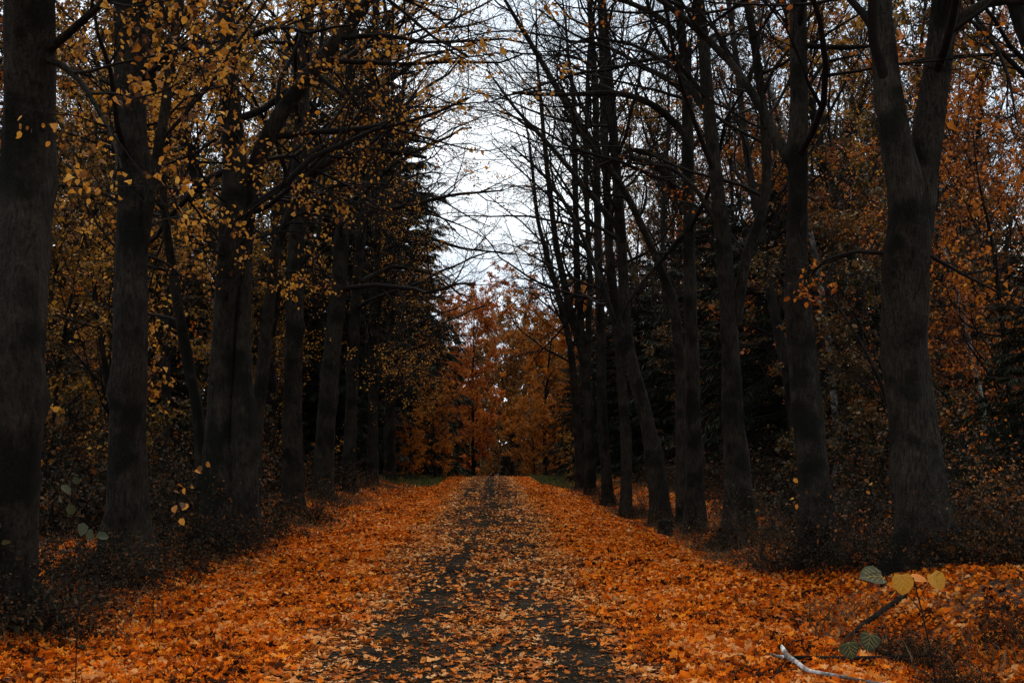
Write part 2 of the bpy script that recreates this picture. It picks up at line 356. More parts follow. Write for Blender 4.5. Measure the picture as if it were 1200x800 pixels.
def crumbs():
    """crushed leaf bits, grit and wet dark scraps on the asphalt"""
    g = rg(15); n = 52000; y = 7 + 33 * g.random(n) ** 1.7; x = g.uniform(-1.7, 1.7, n)
    pos = np.stack([x, y, height(x, y) + .0155 + .003 * g.random(n)], -1); a = g.uniform(0, 6.283, n)
    V, Q = leaves(pos, np.stack([np.cos(a), np.sin(a), g.normal(0, .12, n)], -1), np.stack([g.normal(0, .15, n), g.normal(0, .15, n), np.ones(n)], -1), g.lognormal(-3.95, .45, n), LEAF4)
    tag(link('leaf_crumbs', make_mesh('leaf_crumbs', V, Q, CRUMB, False)), 'crushed leaf crumbs and grit on the bare asphalt', kind='stuff')
crumbs()

# grass at the crest
def grass():
    g = rg(8); n = 14000
    side = np.where(g.random(n) < .5, -1, 1); x = side * g.uniform(2.3, 7.5, n); y = g.uniform(60, 84, n)
    k = fbm(x * .5, y * .5) > .42; x, y = x[k], y[k]; n = len(x)
    pos = np.stack([x, y, height(x, y)], -1)
    fwd = np.stack([g.normal(0, .35, n), g.normal(0, .35, n), np.ones(n)], -1)
    up = np.stack([g.normal(0, 1, n), g.normal(0, 1, n), np.zeros(n) + .1], -1)
    V, Q = leaves(pos, fwd, up, g.uniform(.12, .32, n), (LEAF4[0] * np.array([.3, 1, 1]), LEAF4[1]))
    o = link('grass', make_mesh('grass', V, Q, GRASS, False)); tag(o, 'low green grass on the verges at the far crest of the road', kind='stuff')
grass()

def dry_grass():
    g = rg(18); n = 60000
    side = np.where(g.random(n) < .62, 1, -1); y = g.uniform(11, 74, n); x = side * g.uniform(2.6, 5.6, n) + (side > 0) * .5
    k = (fbm(x * .8 + 9, y * .35) > .53) & (g.random(n) < sstep(2.9, 4.2, np.abs(x))); x, y = x[k], y[k]; n = len(x)
    pos = np.stack([x, y, height(x, y)], -1); fwd = np.stack([g.normal(0, .7, n), g.normal(0, .7, n), np.ones(n)], -1)
    up = np.stack([g.normal(0, 1, n), g.normal(0, 1, n), np.full(n, .1)], -1)
    V, Q = leaves(pos, fwd, up, g.uniform(.10, .34, n), (LEAF4[0] * np.array([.07, 1, 2.5]), LEAF4[1]))
    tag(link('dry_grass', make_mesh('dry_grass', V, Q, DRY, False)), 'thin brown dead grass standing through the leaves on the banks under the trees', kind='stuff')
dry_grass()
def fallen_twigs():
    g = rg(28); n = 420; y = 9 + 45 * g.random(n) ** 1.5; x = g.uniform(-5.5, 5.8, n); k = (np.abs(x) > 1.5) | (g.random(n) < .25); x, y = x[k], y[k]; n = len(x)
    a = g.uniform(0, 6.283, n); P, Rr, D = grow(np.stack([x, y, height(x, y) + .045], -1), np.stack([np.cos(a), np.sin(a), 0 * a], -1), g.uniform(.12, .6, n), g.uniform(.0025, .006, n), 6, .16, (0, 0, 0), g, .5)
    P[:, :, 2] = height(P[:, :, 0], P[:, :, 1]) + .04 + .02 * g.random((n, 1))
    V, Q = tubes(P, Rr, 4); tag(link('fallen_twigs', make_mesh('fallen_twigs', V, Q, TWIG_B)), 'thin broken twigs littering the leaf carpet', kind='stuff')
fallen_twigs()

# ------------------------------------------------------------------ trees
def resample(C, K):
    C = np.asarray(C, float); s = np.concatenate([[0], np.cumsum(np.linalg.norm(np.diff(C[:, :3], axis=0), axis=1))]); u = np.linspace(0, s[-1], K)
    out = np.stack([np.interp(u, s, C[:, j]) for j in range(C.shape[1])], -1)
    for _ in range(max(1, K // 14)): out[1:-1] = out[1:-1] * .5 + (out[:-2] + out[2:]) * .25
    return out

def trunk_tube(P, Rr, S, seed, gnarl=.10, flare=True, z0=0):
    """one trunk as a lumpy tube with root flare"""
    K = len(P); g = rg(seed); a = np.arange(S) / S * 2 * math.pi
    hz = np.concatenate([[0], np.cumsum(np.linalg.norm(np.diff(P, axis=0), axis=1))])
    lob = 1 + gnarl * (vnoise(np.cos(a)[None] * 1.6 + 20 + seed, hz[:, None] * 1.1 + np.sin(a)[None] * 1.6) - .5) * 2
    lob = lob + .05 * np.sin(a[None] * 7 + hz[:, None] * .5 + vnoise(hz * 1.5, hz * 0)[:, None] * 4)
    for _ in range(int(hz[-1] * 1.1) + 2):            # burls and old branch scars
        ba, bh, bs = g.uniform(0, 6.283), g.uniform(0, min(hz[-1], 9)), g.uniform(.10, .3)
        da = np.abs((a[None] - ba + math.pi) % (2 * math.pi) - math.pi)
        lob = lob + g.uniform(.08, .26) * np.exp(-(da / .55) ** 2 - ((hz[:, None] - bh) / bs) ** 2)
    if flare:
        ph = g.uniform(0, 6.28); zz = np.maximum(P[:, 2] - z0, 0)
        fl = np.exp(-zz / .30)[:, None]
        lob = lob * (1 + fl * (.30 + .34 * np.cos(a[None] * 5 + ph) + .16 * np.cos(a[None] * 3 + 2 * ph)))
    R2 = Rr[:, None] * lob
    T = np.gradient(P, axis=0); T = nrm(T); ref = np.zeros(3); ref[np.argmin(np.abs(P[-1] - P[0]))] = 1
    A = nrm(np.cross(T, ref)); B = np.cross(T, A)
    V = P[:, None] + R2[..., None] * (np.cos(a)[None, :, None] * A[:, None] + np.sin(a)[None, :, None] * B[:, None])
    k = np.arange(K - 1)[:, None] * S; s = np.arange(S)[None]; s2 = (s + 1) % S
    return V.reshape(-1, 3), np.stack([k + s, k + s2, k + S + s2, k + S + s], -1).reshape(-1, 4)

def leaf_on(P, D, n, g, size, tpl, t0=.15, spread=.05, droop=.5):
    N, K, _ = P.shape; pi = np.repeat(np.arange(N), n); M = len(pi)
    f = (t0 + (1 - t0) * g.random(M)) * (K - 1); i = np.minimum(f.astype(int), K - 2); f = (f - i)[:, None]
    p = P[pi, i] * (1 - f) + P[pi, i + 1] * f + g.normal(0, spread, (M, 3))
    fw = D[pi, i] * .6 + g.normal(0, .6, (M, 3)) + np.array([0, 0, -droop])
    up = g.normal(0, .75, (M, 3)) + np.array([0, 0, 1.0])
    return leaves(p, fw, up, size * g.lognormal(-.08, .28, M), tpl, curl=g.normal(1.2, 1.6, M))

def branch_set(g, TP, TR, TD, nl, t0, t1, ang, L1, K1=9, n2=5, n3=5, bias=None, trop1=.4, wob=.16, leafn=0, leafsz=.07, tpl=LEAF4, S=(7, 4, 3), l2=.5, l3=.45, rf=.42, t3=.25, leafkeep=1.0, n4=0, rmin=.004, absL=True):
    """limbs -> branches -> twigs on the stem lines TP; returns (branch VQ, leaf VQ)"""
    s, d, L, r = spawn(TP, TR, TD, nl, t0, t1, ang[0], ang[1], 1, rf, g, 0)
    L = g.uniform(.65, 1.2, len(L)) * L1
    if bias is not None: d = nrm(d + np.asarray(bias))
    r = np.maximum(np.minimum(r, L * .014), rmin * 2)
    P1, R1, D1 = grow(s, d, L, r, K1, wob, (0, 0, trop1), g, .3)
    s, d, L, r = spawn(P1, R1, D1, n2, .18, 1.0, .5, 1.15, l2, .55, g, .45); r = np.maximum(r, rmin * 1.3)
    P2, R2, D2 = grow(s, d, L, r, 6, wob * .9, (0, 0, .15), g, .35)
    s, d, L, r = spawn(P2, R2, D2, n3, t3, 1.0, .4, 1.1, l3, .6, g, .3); r = np.clip(r, rmin, .012)
    P3, R3, D3 = grow(s, d, L, r, 4, wob * .8, (0, 0, -.05), g, .4)
    parts = [tubes(P1, R1, S[0]), tubes(P2, R2, S[1]), tubes(P3, R3, S[2])]
    if n4:
        s, d, L, r = spawn(P3, R3, D3, n4, .2, 1.0, .4, 1.0, .55, .7, g, .2); r = np.clip(r, rmin * .8, .008)
        P4, R4, D4 = grow(s, d, L, r, 3, wob, (0, 0, -.1), g, .5); parts.append(tubes(P4, R4, 3))
    B = cat(parts); LV = None
    if leafn:
        PL, DL = P3, D3
        if leafkeep < 1:
            cl = fbm(P3[:, 0, 0] * .7 + 40, P3[:, 0, 2] * .9 + P3[:, 0, 1] * .5) + g.normal(0, .03, len(P3))
            kk = cl > np.quantile(cl, 1 - leafkeep); PL, DL = P3[kk], D3[kk]
        LV = leaf_on(PL, DL, leafn, g, leafsz, tpl)
    return B, LV

def traced(pts, d, base=None, top=None, K=44, wander=.25, seed=0):
    """pts: (px,py,width px) bottom to top; returns centre line (K,3), radii (K)"""
    g = rg(seed + 700); rows = []; ph = g.uniform(0, 6)
    for (px, py, w) in pts:
        dd = d + wander * math.sin(ph + py * .012); p = at(px, py, dd); rows.append([*p, w * .47 * dd / FPX])
    if base:                                    # carry the stem into the ground under its lowest traced point
        x, y = rows[0][0], rows[0][1]; h = float(height(x, y))
        rows.insert(0, [x, y, h - .35, rows[0][3] * 1.05]); 
        if rows[1][2] - h > .8: rows.insert(1, [x, y, h + .3, rows[1][3] * 1.02])
    if top:                                     # carry it on above the frame
        p, q = np.array(rows[-2][:3]), np.array(rows[-1][:3]); dr = nrm(q - p); r = rows[-1][3]; H = top; n = 6; z0 = q[2]
        step = max((H - z0) / n, .6)
        for k in range(n):
            dr = nrm(dr + g.normal(0, .10, 3) + np.array([0, 0, .12])); q = q + dr * step; rows.append([*q, r * (1 - (k + 1) / n * .8)])
    C = resample(rows, K); return C[:, :3], C[:, 3]

def anchor(p, r, P):
    """root a limb in the middle of its trunk"""
    k = int(np.argmin(np.abs(P[:, 2] - p[0, 2]))); p = p.copy(); t = np.linspace(0, 1, len(p))
    p[:, 1] += (P[k, 1] - p[0, 1])
    dist = float(np.linalg.norm(p[0, [0, 2]] - P[k, [0, 2]])); k2 = int(np.argmin(np.abs(P[:, 2] - (p[0, 2] - .5 * dist - r[0]))))
    q = P[k2][None]; mid = (q[0] + p[0])[None] * .5; mid[0, 2] = q[0, 2] * .6 + p[0, 2] * .4
    return np.concatenate([q, mid, p]), np.concatenate([[r[0] * 1.25, r[0] * 1.1], r])

def avenue_tree(label, pts, d, H=19, limbs=(), forks=(), seed=0, leafmat=None, nl=16, L1=4.6, bias=(0, 0, 0), leafn=0, leafkeep=.5, z_first=5.0, bark=None,
                n2=6, n3=6, S=20, leafsz=.06, n4=2, lowsprays=None, name='linden_tree', cat_='tree', group='lindens lining the road'):
    g = rg(seed + 1000); bark = bark or BARK
    P, Rr = traced(pts, d, True, H, K=90, seed=seed)
    x, y = P[0, 0], P[0, 1]; h = float(height(x, y)); O = np.array([x, y, h])
    root = empty(name, O, label, cat_, group)
    V, Q = trunk_tube(P, Rr, S, seed, z0=h); link('trunk', make_mesh('trunk', V - O, Q, bark), root)
    lines = [(P, Rr)]
    for j, (f, ftop) in enumerate(forks):
        p, r = traced(f, d, False, ftop, K=36, wander=.15, seed=seed + 3 + j); p[:, 1] += P[np.argmin(np.abs(P[:, 2] - p[0, 2])), 1] - p[0, 1]; v, q = trunk_tube(p, r, 14, seed + 31 + j, .07, False)
        link('fork_stem', make_mesh('fork_stem', v - O, q, bark), root); lines.append((p, r))
    small = []
    for j, f in enumerate(limbs):
        p, r = traced(f, d, False, None, K=20, wander=.8, seed=seed + 61 + j); p, r = anchor(p, r, P if np.abs(P[np.argmin(np.abs(P[:, 2] - p[0, 2])), 0] - p[0, 0]) < 1 or len(lines) < 2 else lines[1][0]); v, q = trunk_tube(p, r, 10, seed + 91 + j, .08, False)
        link('limb', make_mesh('limb', v - O, q, bark if r[0] > .05 else TWIG), root); small.append((p, r))
    Bs, Ls = [], []
    def add(b):
        Bs.append(b[0]); 
        if b[1] is not None: Ls.append(b[1])
    for p, r in lines:
        top_z = p[-1, 2]; ks = np.searchsorted(p[:, 2], z_first) if p[0, 2] < z_first else 0
        ks = min(ks, len(p) - 6); TP = p[None, ks:]; TR = r[None, ks:]; TD = nrm(np.gradient(p, axis=0))[None, ks:]
        add(branch_set(g, TP, TR, TD, nl, 0, 1, (.75, 1.45), L1, bias=bias, n2=n2, n3=n3, leafn=leafn, leafkeep=leafkeep, leafsz=leafsz, tpl=LEAF6 if d < 24 else LEAF4, n4=n4))
    for p, r in small:
        TP = p[None, 4:]; TR = r[None, 4:]; TD = nrm(np.gradient(p, axis=0))[None, 4:]
        ln = float(np.linalg.norm(np.diff(p, axis=0), axis=1).sum())
        add(branch_set(g, TP, TR, TD, max(4, int(ln * 2.6)), 0, 1, (.4, 1.1), min(1.7, .4 * ln + .3), K1=6, n2=5, n3=4, leafn=leafn, leafkeep=leafkeep, leafsz=leafsz, tpl=LEAF6 if d < 24 else LEAF4, rf=.6, S=(5, 3, 3)))
    if lowsprays:                                 # leafy shoots low on the stem
        z0, z1, n, ln, bb, keep = lowsprays
        k0, k1 = np.searchsorted(P[:, 2], z0), np.searchsorted(P[:, 2], z1); k1 = max(k1, k0 + 4)
        add(branch_set(g, P[None, k0:k1], Rr[None, k0:k1], nrm(np.gradient(P, axis=0))[None, k0:k1], n, 0, 1, (1.0, 1.5), ln, K1=7, n2=6, n3=5, bias=bb, trop1=-.1, leafn=5, leafkeep=keep, leafsz=leafsz, tpl=LEAF6 if d < 24 else LEAF4, rf=.12, S=(5, 3, 3)))
    V, Q = cat(Bs); link('branches', make_mesh('branches', V - O, Q, TWIG), root)
    if Ls:
        V, Q = cat(Ls); link('crown', make_mesh('crown', V - O, Q, leafmat or L_YEL, False), root)
    return root

# ---- left row, nearest first
avenue_tree('thick dark trunk filling the left edge of the picture, nearest tree of the left row',
    [(6, 700, 72), (10, 600, 68), (22, 400, 64), (32, 200, 63), (34, 100, 60), (36, 0, 57)], 12.3, 18, seed=1,
    limbs=[[(60, 84, 11), (95, 96, 9), (120, 118, 7), (150, 170, 4), (165, 215, 2)], [(55, 78, 12), (95, 45, 10), (140, 5, 8), (190, -50, 6)]],
    leafn=6, leafkeep=.6, z_first=7.5, nl=16, L1=4.0, bias=(-.35, .15, .1))
avenue_tree('second tree of the left row, with a slim second stem on its right',
    [(150, 640, 52), (150, 500, 43), (153, 400, 42), (156, 200, 34), (153, 100, 38), (155, 0, 40)], 17.2, 19, seed=2,
    forks=[([(168, 300, 14), (180, 220, 13), (193, 150, 13), (208, 40, 12), (214, 0, 12)], 16)],
    leafn=7, leafkeep=.7, z_first=4.8, nl=16, lowsprays=(3.8, 6.6, 12, 2.4, (.5, -.3, .1), .6))
avenue_tree('slim trunk bending left out of the massive double trunk',
    [(240, 600, 16), (232, 480, 14), (219, 420, 13), (206, 340, 11), (196, 280, 10), (190, 200, 9), (180, 100, 8)], 22.6, 13, seed=3,
    leafn=4, leafkeep=.6, z_first=3.5, nl=12, L1=2.4, name='linden_tree')
avenue_tree('massive double trunk, one stem straight, one arching over the road',
    [(258, 630, 54.0), (260, 500, 37.8), (262, 400, 27.0), (268, 300, 27.0), (276, 220, 30.6), (270, 120, 23.4), (264, 0, 19.8)], 22.0, 19, seed=4,
    forks=[([(285, 620, 40), (284, 500, 30), (283, 400, 20), (284, 300, 20), (290, 210, 24), (315, 150, 21), (345, 105, 19), (390, 50, 17), (428, 8, 15)], 14)],
    limbs=[[(270, 95, 10), (235, 88, 8), (215, 105, 6), (200, 130, 4)]],
    leafn=8, leafkeep=.85, z_first=5.2, nl=18, bias=(.2, -.1, 0), lowsprays=(3.6, 7, 10, 2.6, (.3, -.4, 0), .6))
avenue_tree('slender trunk leaning right and arching over the verge, beside the massive double trunk',
    [(296, 600, 20), (298, 500, 18), (308, 440, 16), (312, 390, 14), (321, 300, 12), (345, 232, 11), (378, 190, 9), (430, 173, 7), (500, 185, 4)], 24.5, None, seed=5,
    leafn=3, leafkeep=.4, z_first=5.0, nl=14, L1=2.6)
avenue_tree('straight black trunk standing alone with a flared base, left row before the paired slim trunks',
    [(343, 580, 27.0), (343, 480, 21.6), (344, 400, 20.7), (348, 250, 18.9), (354, 125, 17.1), (362, 0, 15.3)], 33, 20, seed=6,
    limbs=[[(350, 270, 9), (375, 235, 7), (400, 222, 6), (450, 222, 4), (500, 240, 2)], [(353, 200, 8), (400, 165, 6), (450, 160, 4), (520, 180, 2)]],
    leafn=3, leafkeep=.45, z_first=5.5, nl=18, bias=(.25, 0, 0), n3=8)
avenue_tree('trunk leaning gently to the right with pale bark, left of the close trio of trunks',
    [(378, 570, 24.1), (383, 480, 21.5), (392, 380, 20.6), (401, 280, 17.2), (404, 200, 15.5), (410, 100, 12.9), (414, 0, 11.2)], 40, 22, seed=7,
    limbs=[[(402, 270, 10), (430, 250, 7), (480, 243, 5), (530, 230, 4), (590, 225, 2)], [(405, 180, 8), (440, 120, 6), (490, 80, 4), (560, 60, 2)]],
    leafn=3, leafkeep=.5, z_first=6, nl=20, L1=5.5, bias=(.3, 0, 0), n4=3, n3=8)
avenue_tree('slim trunk just right of the leaning pale-barked one in the left row',
    [(408, 565, 17.2), (412, 470, 14.6), (414, 400, 13.8), (419, 320, 12.0), (428, 220, 11.2), (436, 120, 9.5), (440, 0, 7.7)], 47, 23, seed=8,
    limbs=[[(420, 330, 7), (460, 310, 5), (510, 320, 3), (540, 345, 2)]],
    leafn=4, leafkeep=.6, lowsprays=(2.5, 8, 12, 3.2, (.6, -.4, 0), .7), z_first=4.5, nl=24, L1=5, bias=(.3, 0, 0), n4=3, n3=8)
avenue_tree('slender pale trunk, last but one visible in the left row',
    [(436, 560, 14.4), (437, 480, 12.6), (438, 400, 11.7), (441, 300, 9.9), (450, 180, 9.0), (455, 60, 7.2)], 55, 22, seed=9,
    limbs=[[(440, 300, 6), (480, 270, 5), (540, 290, 3), (605, 297, 2)]],
    leafn=4, leafkeep=.6, lowsprays=(2.5, 9, 14, 3.4, (.8, -.4, 0), .7), z_first=4, nl=26, L1=5, bias=(.3, 0, 0), n4=3, n3=8)
avenue_tree('most distant slender trunk of the left row, close against the dark spruces',
    [(457, 557, 14), (457, 480, 12), (458, 400, 11), (462, 280, 8), (470, 160, 8)], 61, 21, seed=10,
    leafn=4, leafkeep=.7, lowsprays=(2.2, 9, 14, 3.4, (.8, -.4, 0), .7), z_first=4, nl=26, L1=5.5, bias=(.35, 0, 0), n4=3, n3=8)

# ---- right row, nearest first
avenue_tree('big grey ridged trunk forking into a V high up, right foreground',
    [(1087, 660, 73.0), (1082, 600, 61.4), (1070, 500, 55.7), (1057, 410, 57.6), (1064, 300, 51.8), (1066, 240, 51.8), (1052, 180, 40.3), (1040, 100, 32.6), (1030, 0, 29.8), (1026, -60, 26.9)], 16.6, 17, seed=21, S=26,
    forks=[([(1070, 300, 40), (1078, 230, 42), (1086, 180, 40), (1095, 100, 34), (1110, 0, 34), (1118, -60, 30)], 18)],
    limbs=[[(1118, 30, 14), (1140, 16, 12), (1170, 12, 11), (1210, 14, 10), (1260, 0, 8)], [(1115, 40, 6), (1145, 70, 5), (1160, 110, 4), (1168, 160, 2)], [(1042, 292, 5), (1010, 290, 5), (975, 300, 4), (950, 325, 2)], [(1086, 300, 5), (1130, 325, 4), (1170, 345, 2)]],
    bark=BARK_R, leafn=3, leafkeep=.3, z_first=5.5, nl=14, leafmat=L_ORG)
avenue_tree('upright dark trunk with a long limb reaching left over the road',
    [(958, 645, 46.0), (956, 590, 38.9), (947, 480, 37.1), (938, 400, 33.6), (932, 300, 27.4), (936, 200, 23.9), (937, 100, 22.1), (935, 0, 22.1)], 19, 19, seed=22,
    limbs=[[(928, 185, 13), (912, 155, 12), (893, 118, 12), (862, 72, 10), (825, 35, 9), (790, 5, 8), (740, -30, 6)], [(942, 60, 8), (985, 62, 6), (1020, 60, 4)], [(938, 120, 6), (975, 62, 5), (1010, 55, 3)]],
    leafn=2, leafkeep=.25, z_first=5.6, nl=14, bias=(-.2, 0, 0), leafmat=L_ORG)
avenue_tree('dark trunk with a curving side stem rising on its right',
    [(868, 622, 40.5), (864, 560, 31.3), (860, 500, 27.6), (855, 400, 22.1), (850, 300, 18.4), (838, 200, 16.6), (828, 100, 15.6), (820, 0, 13.8)], 24.5, 20, seed=23,
    forks=[([(862, 380, 14), (872, 300, 13), (894, 250, 12), (899, 200, 12), (893, 120, 11), (880, 30, 10)], 14)],
    limbs=[[(845, 260, 7), (820, 215, 6), (790, 190, 5), (740, 185, 3)], [(835, 120, 8), (800, 70, 7), (750, 40, 5), (690, 30, 3), (640, 60, 2)]],
    leafn=2, leafkeep=.25, z_first=6, nl=15, bias=(-.25, 0, 0), leafmat=L_ORG)
avenue_tree('straight black trunk sending bowed limbs left across the white sky',
    [(815, 610, 26.9), (813, 520, 19.0), (812, 460, 17.4), (809, 380, 15.8), (808, 300, 15.0), (807, 200, 14.2), (805, 100, 13.4), (795, 0, 11.8)], 27.5, 20, seed=24,
    limbs=[[(800, 222, 10), (785, 195, 9), (765, 182, 8), (735, 175, 6), (700, 190, 4), (670, 215, 2)], [(800, 168, 11), (770, 138, 9), (750, 126, 8), (718, 118, 7), (650, 121, 5), (600, 118, 3)],
           [(802, 118, 8), (780, 100, 7), (755, 90, 6), (720, 68, 5), (670, 50, 3), (630, 20, 2)], [(805, 270, 7), (780, 300, 5), (745, 340, 4), (720, 390, 2)], [(804, 70, 9), (770, 30, 8), (730, 12, 6), (660, 0, 5), (600, -20, 3)]],
    leafn=0, z_first=5.5, nl=18, L1=4.2, bias=(-.3, 0, 0))
avenue_tree('trunk with a kink that leans left then rises straight, crossing a long diagonal limb',
    [(775, 600, 23.5), (768, 540, 21.0), (758, 490, 19.3), (744, 445, 16.8), (733, 400, 14.3), (731, 320, 12.6), (724, 220, 11.8), (716, 120, 10.9), (706, 0, 10.1)], 31, 21, seed=25,
    limbs=[[(740, 420, 9), (700, 300, 6), (672, 240, 5), (640, 195, 4), (600, 160, 2)], [(722, 210, 10), (690, 165, 9), (655, 110, 8), (620, 50, 6), (590, 0, 4)], [(728, 260, 8), (690, 213, 7), (650, 165, 6), (605, 118, 4), (570, 70, 2)],
           [(735, 180, 6), (775, 190, 5), (800, 250, 3)]],
    leafn=0, z_first=5.5, nl=20, L1=4.2, bias=(-.3, 0, 0))
avenue_tree('diagonal leaning trunk rising from lower right to upper left across the sky gap',
    [(800, 580, 16), (797, 430, 14), (790, 352, 11), (768, 300, 10), (748, 256, 9), (728, 215, 8), (700, 180, 7), (660, 130, 5)], 29.5, None, seed=26,
    leafn=0, z_first=6.5, nl=12, L1=2.4)
avenue_tree('thin black straight trunk between the kinked one and the dark thicket, right row',
    [(734, 590, 15.1), (733, 500, 12.6), (725, 400, 11.8), (714, 300, 10.1), (708, 150, 9.2), (704, 0, 7.6)], 38, 22, seed=27,
    leafn=0, z_first=5, nl=34, L1=4, n3=8, bias=(-.25, 0, 0))
avenue_tree('dark slender trunk seventh in the right row',
    [(712, 578, 14.3), (706, 500, 12.6), (704, 400, 10.9), (700, 250, 9.2), (698, 100, 7.6), (690, 0, 6.7)], 45, 23, seed=28,
    leafn=0, z_first=5, nl=36, L1=4.5, n3=8, bias=(-.1, 0, 0))
avenue_tree('slim trunk fanning into thin upright stems against the sky, right row',
    [(692, 570, 12.6), (690, 480, 11.8), (684, 420, 10.1), (670, 370, 9.2), (652, 290, 7.6), (640, 190, 5.9), (632, 100, 4.2)], 52, 19, seed=29,
    forks=[([(684, 420, 9), (676, 320, 8), (674, 200, 7), (672, 100, 5)], 20), ([(688, 450, 8), (692, 330, 7), (686, 200, 6), (690, 60, 5)], 20)],
    leafn=0, z_first=5, nl=20, L1=4, bias=(-.1, 0, .5))
avenue_tree('far slim trunk beside the orange trees at the end of the right row',
    [(680, 562, 10.9), (676, 480, 10.1), (668, 400, 8.4), (650, 330, 6.7), (630, 260, 5.0), (622, 180, 3.4)], 60, 17, seed=30,
    leafn=1, leafkeep=.3, z_first=5, nl=22, L1=4, bias=(-.1, 0, .5), leafmat=L_ORG)

# ------------------------------------------------------------------ forest variants
FAR_AWAY = (0, -400, 0)
def proto_tree(name, H, r, nl, t0, L1, leafmat, leafn, seed, leafsz=.11, n2=6, n3=5, ang=(.5, 1.2), trop=.4, bark=None, leafkeep=.9, n4=0, S=9, lean=.04):
    g = rg(seed); K = 16
    P, Rr, D = grow(np.array([[0, 0, -.3]]), np.array([[g.normal(0, lean), g.normal(0, lean), 1]]), np.array([H + .3]), np.array([r]), K, .035, (0, 0, .25), g, .12)
    V, Q = trunk_tube(P[0], Rr[0], S, seed, .08, True); tm = make_mesh('trunk', V, Q, bark or BARK_D)
    b, lv = branch_set(g, P, Rr, D, nl, t0, .98, ang, L1, K1=7, n2=n2, n3=n3, trop1=trop, leafn=leafn, leafsz=leafsz, leafkeep=leafkeep, S=(5, 3, 3), n4=n4, rmin=.006)
    bm = make_mesh('branches', b[0], b[1], TWIG)
    cm = make_mesh('crown', lv[0], lv[1], leafmat, False) if lv is not None else None
    return (name, tm, bm, cm)
def spruce(seed, H=20, base=1.2):
    g = rg(seed); P = np.stack([np.zeros(14), np.zeros(14), np.linspace(-.3, H, 14)], -1); V, Q = trunk_tube(P, np.linspace(.26, .02, 14), 8, seed, .05, True)
    tm = make_mesh('trunk', V, Q, BARK_D)
    nw = int((H - base) / .34); z = np.repeat(np.linspace(base, H - .2, nw), 8) + g.normal(0, .12, nw * 8); a = g.uniform(0, 6.283, len(z))
    L = (.35 + ((H - z) / H) ** .6 * 4.0) * g.uniform(.7, 1.15, len(z)); S0 = np.stack([0 * z, 0 * z, z], -1)
    D0 = np.stack([np.cos(a), np.sin(a), -.05 + .35 * z / H + 0 * z], -1)
    P1, R1, D1 = grow(S0, D0, L, L * .012 + .006, 7, .05, (0, 0, -.35), g, .3); P1[:, -2:, 2] += (L * .05)[:, None]
    bv = tubes(P1, R1, 3)
    n = 110; N = len(P1); pi = np.repeat(np.arange(N), n); f = (.12 + .88 * g.random(len(pi)) ** .8) * 6; i = np.minimum(f.astype(int), 5); f = (f - i)[:, None]
    p = P1[pi, i] * (1 - f) + P1[pi, i + 1] * f; side = np.cross(D1[pi, i], [0, 0, 1.0]) * np.where(g.random(len(pi)) < .5, -1, 1)[:, None]
    fw = D1[pi, i] * .8 + side * g.uniform(.2, 1, len(pi))[:, None] + np.stack([0 * a.repeat(n), 0 * a.repeat(n), -g.uniform(.1, .9, len(pi))], -1)
    up = g.normal(0, .35, (len(pi), 3)) + np.array([0, 0, 1.]); sz = g.uniform(.14, .38, len(pi)) * (.5 + .5 * (L[pi] / 3.5))
    cv = leaves(p, fw, up, sz + .08, SPRAY)
    return ('spruce_tree', tm, make_mesh('branches', *bv, TWIG), make_mesh('crown', *cv, NEEDLE, False))

V_GOLD = [proto_tree('beech_tree', 11, .13, 26, .12, 3.4, L_GOLD, 11, 201, leafkeep=.5), proto_tree('beech_tree', 13, .15, 28, .18, 3.8, L_GOLD, 11, 202, leafkeep=.5), proto_tree('beech_tree', 9, .10, 26, .08, 3.0, L_YEL, 5, 203, leafkeep=.7)]
V_RUST = [proto_tree('beech_tree', 12, .14, 28, .14, 3.6, L_RUST, 11, 211, leafkeep=.5), proto_tree('beech_tree', 15, .17, 30, .2, 3.8, L_RUST, 11, 212, leafkeep=.5), proto_tree('beech_tree', 10, .11, 26, .1, 3.2, L_ORG, 5, 213, leafkeep=.7)]
V_TALL = [proto_tree('forest_tree', 23, .22, 34, .28, 4.8, L_RUST, 13, 221, n3=6, leafkeep=.55, ang=(.4, 1.0), leafsz=.13), proto_tree('forest_tree', 22, .20, 34, .25, 4.6, L_GOLD, 13, 222, n3=6, leafkeep=.55, ang=(.4, 1.0), leafsz=.13),
          proto_tree('forest_tree', 24, .20, 36, .22, 4.2, L_OLIVE, 13, 223, n3=6, leafkeep=.55, leafsz=.13)]
V_BARE = [proto_tree('bare_tree', 23, .17, 40, .22, 3.8, L_RUST, 1, 231, n3=6, ang=(.35, .8), leafkeep=.15, n4=2, trop=.7), proto_tree('bare_tree', 21, .14, 36, .25, 3.4, L_RUST, 1, 232, n3=6, ang=(.35, .8), leafkeep=.12, n4=2, trop=.7)]
V_RED = [proto_tree('maple_tree', 13, .14, 34, .06, 3.2, L_RED, 22, 241, leafsz=.11, n3=8)]
V_OR = [proto_tree('maple_tree', 10, .14, 32, .08, 3.4, L_ORGB, 22, 242, leafsz=.11, n3=7), proto_tree('maple_tree', 9, .14, 32, .12, 3.6, L_DULL, 24, 243, leafsz=.11, n3=7)]
V_BIRCH = [proto_tree('birch_tree', 19, .12, 30, .35, 2.8, L_YEL, 3, 251, bark=BIRCH, leafkeep=.5, leafsz=.09, trop=.1)]
V_SPR = [spruce(261, 21, .6), spruce(262, 18, .6), spruce(263, 11, .3)]

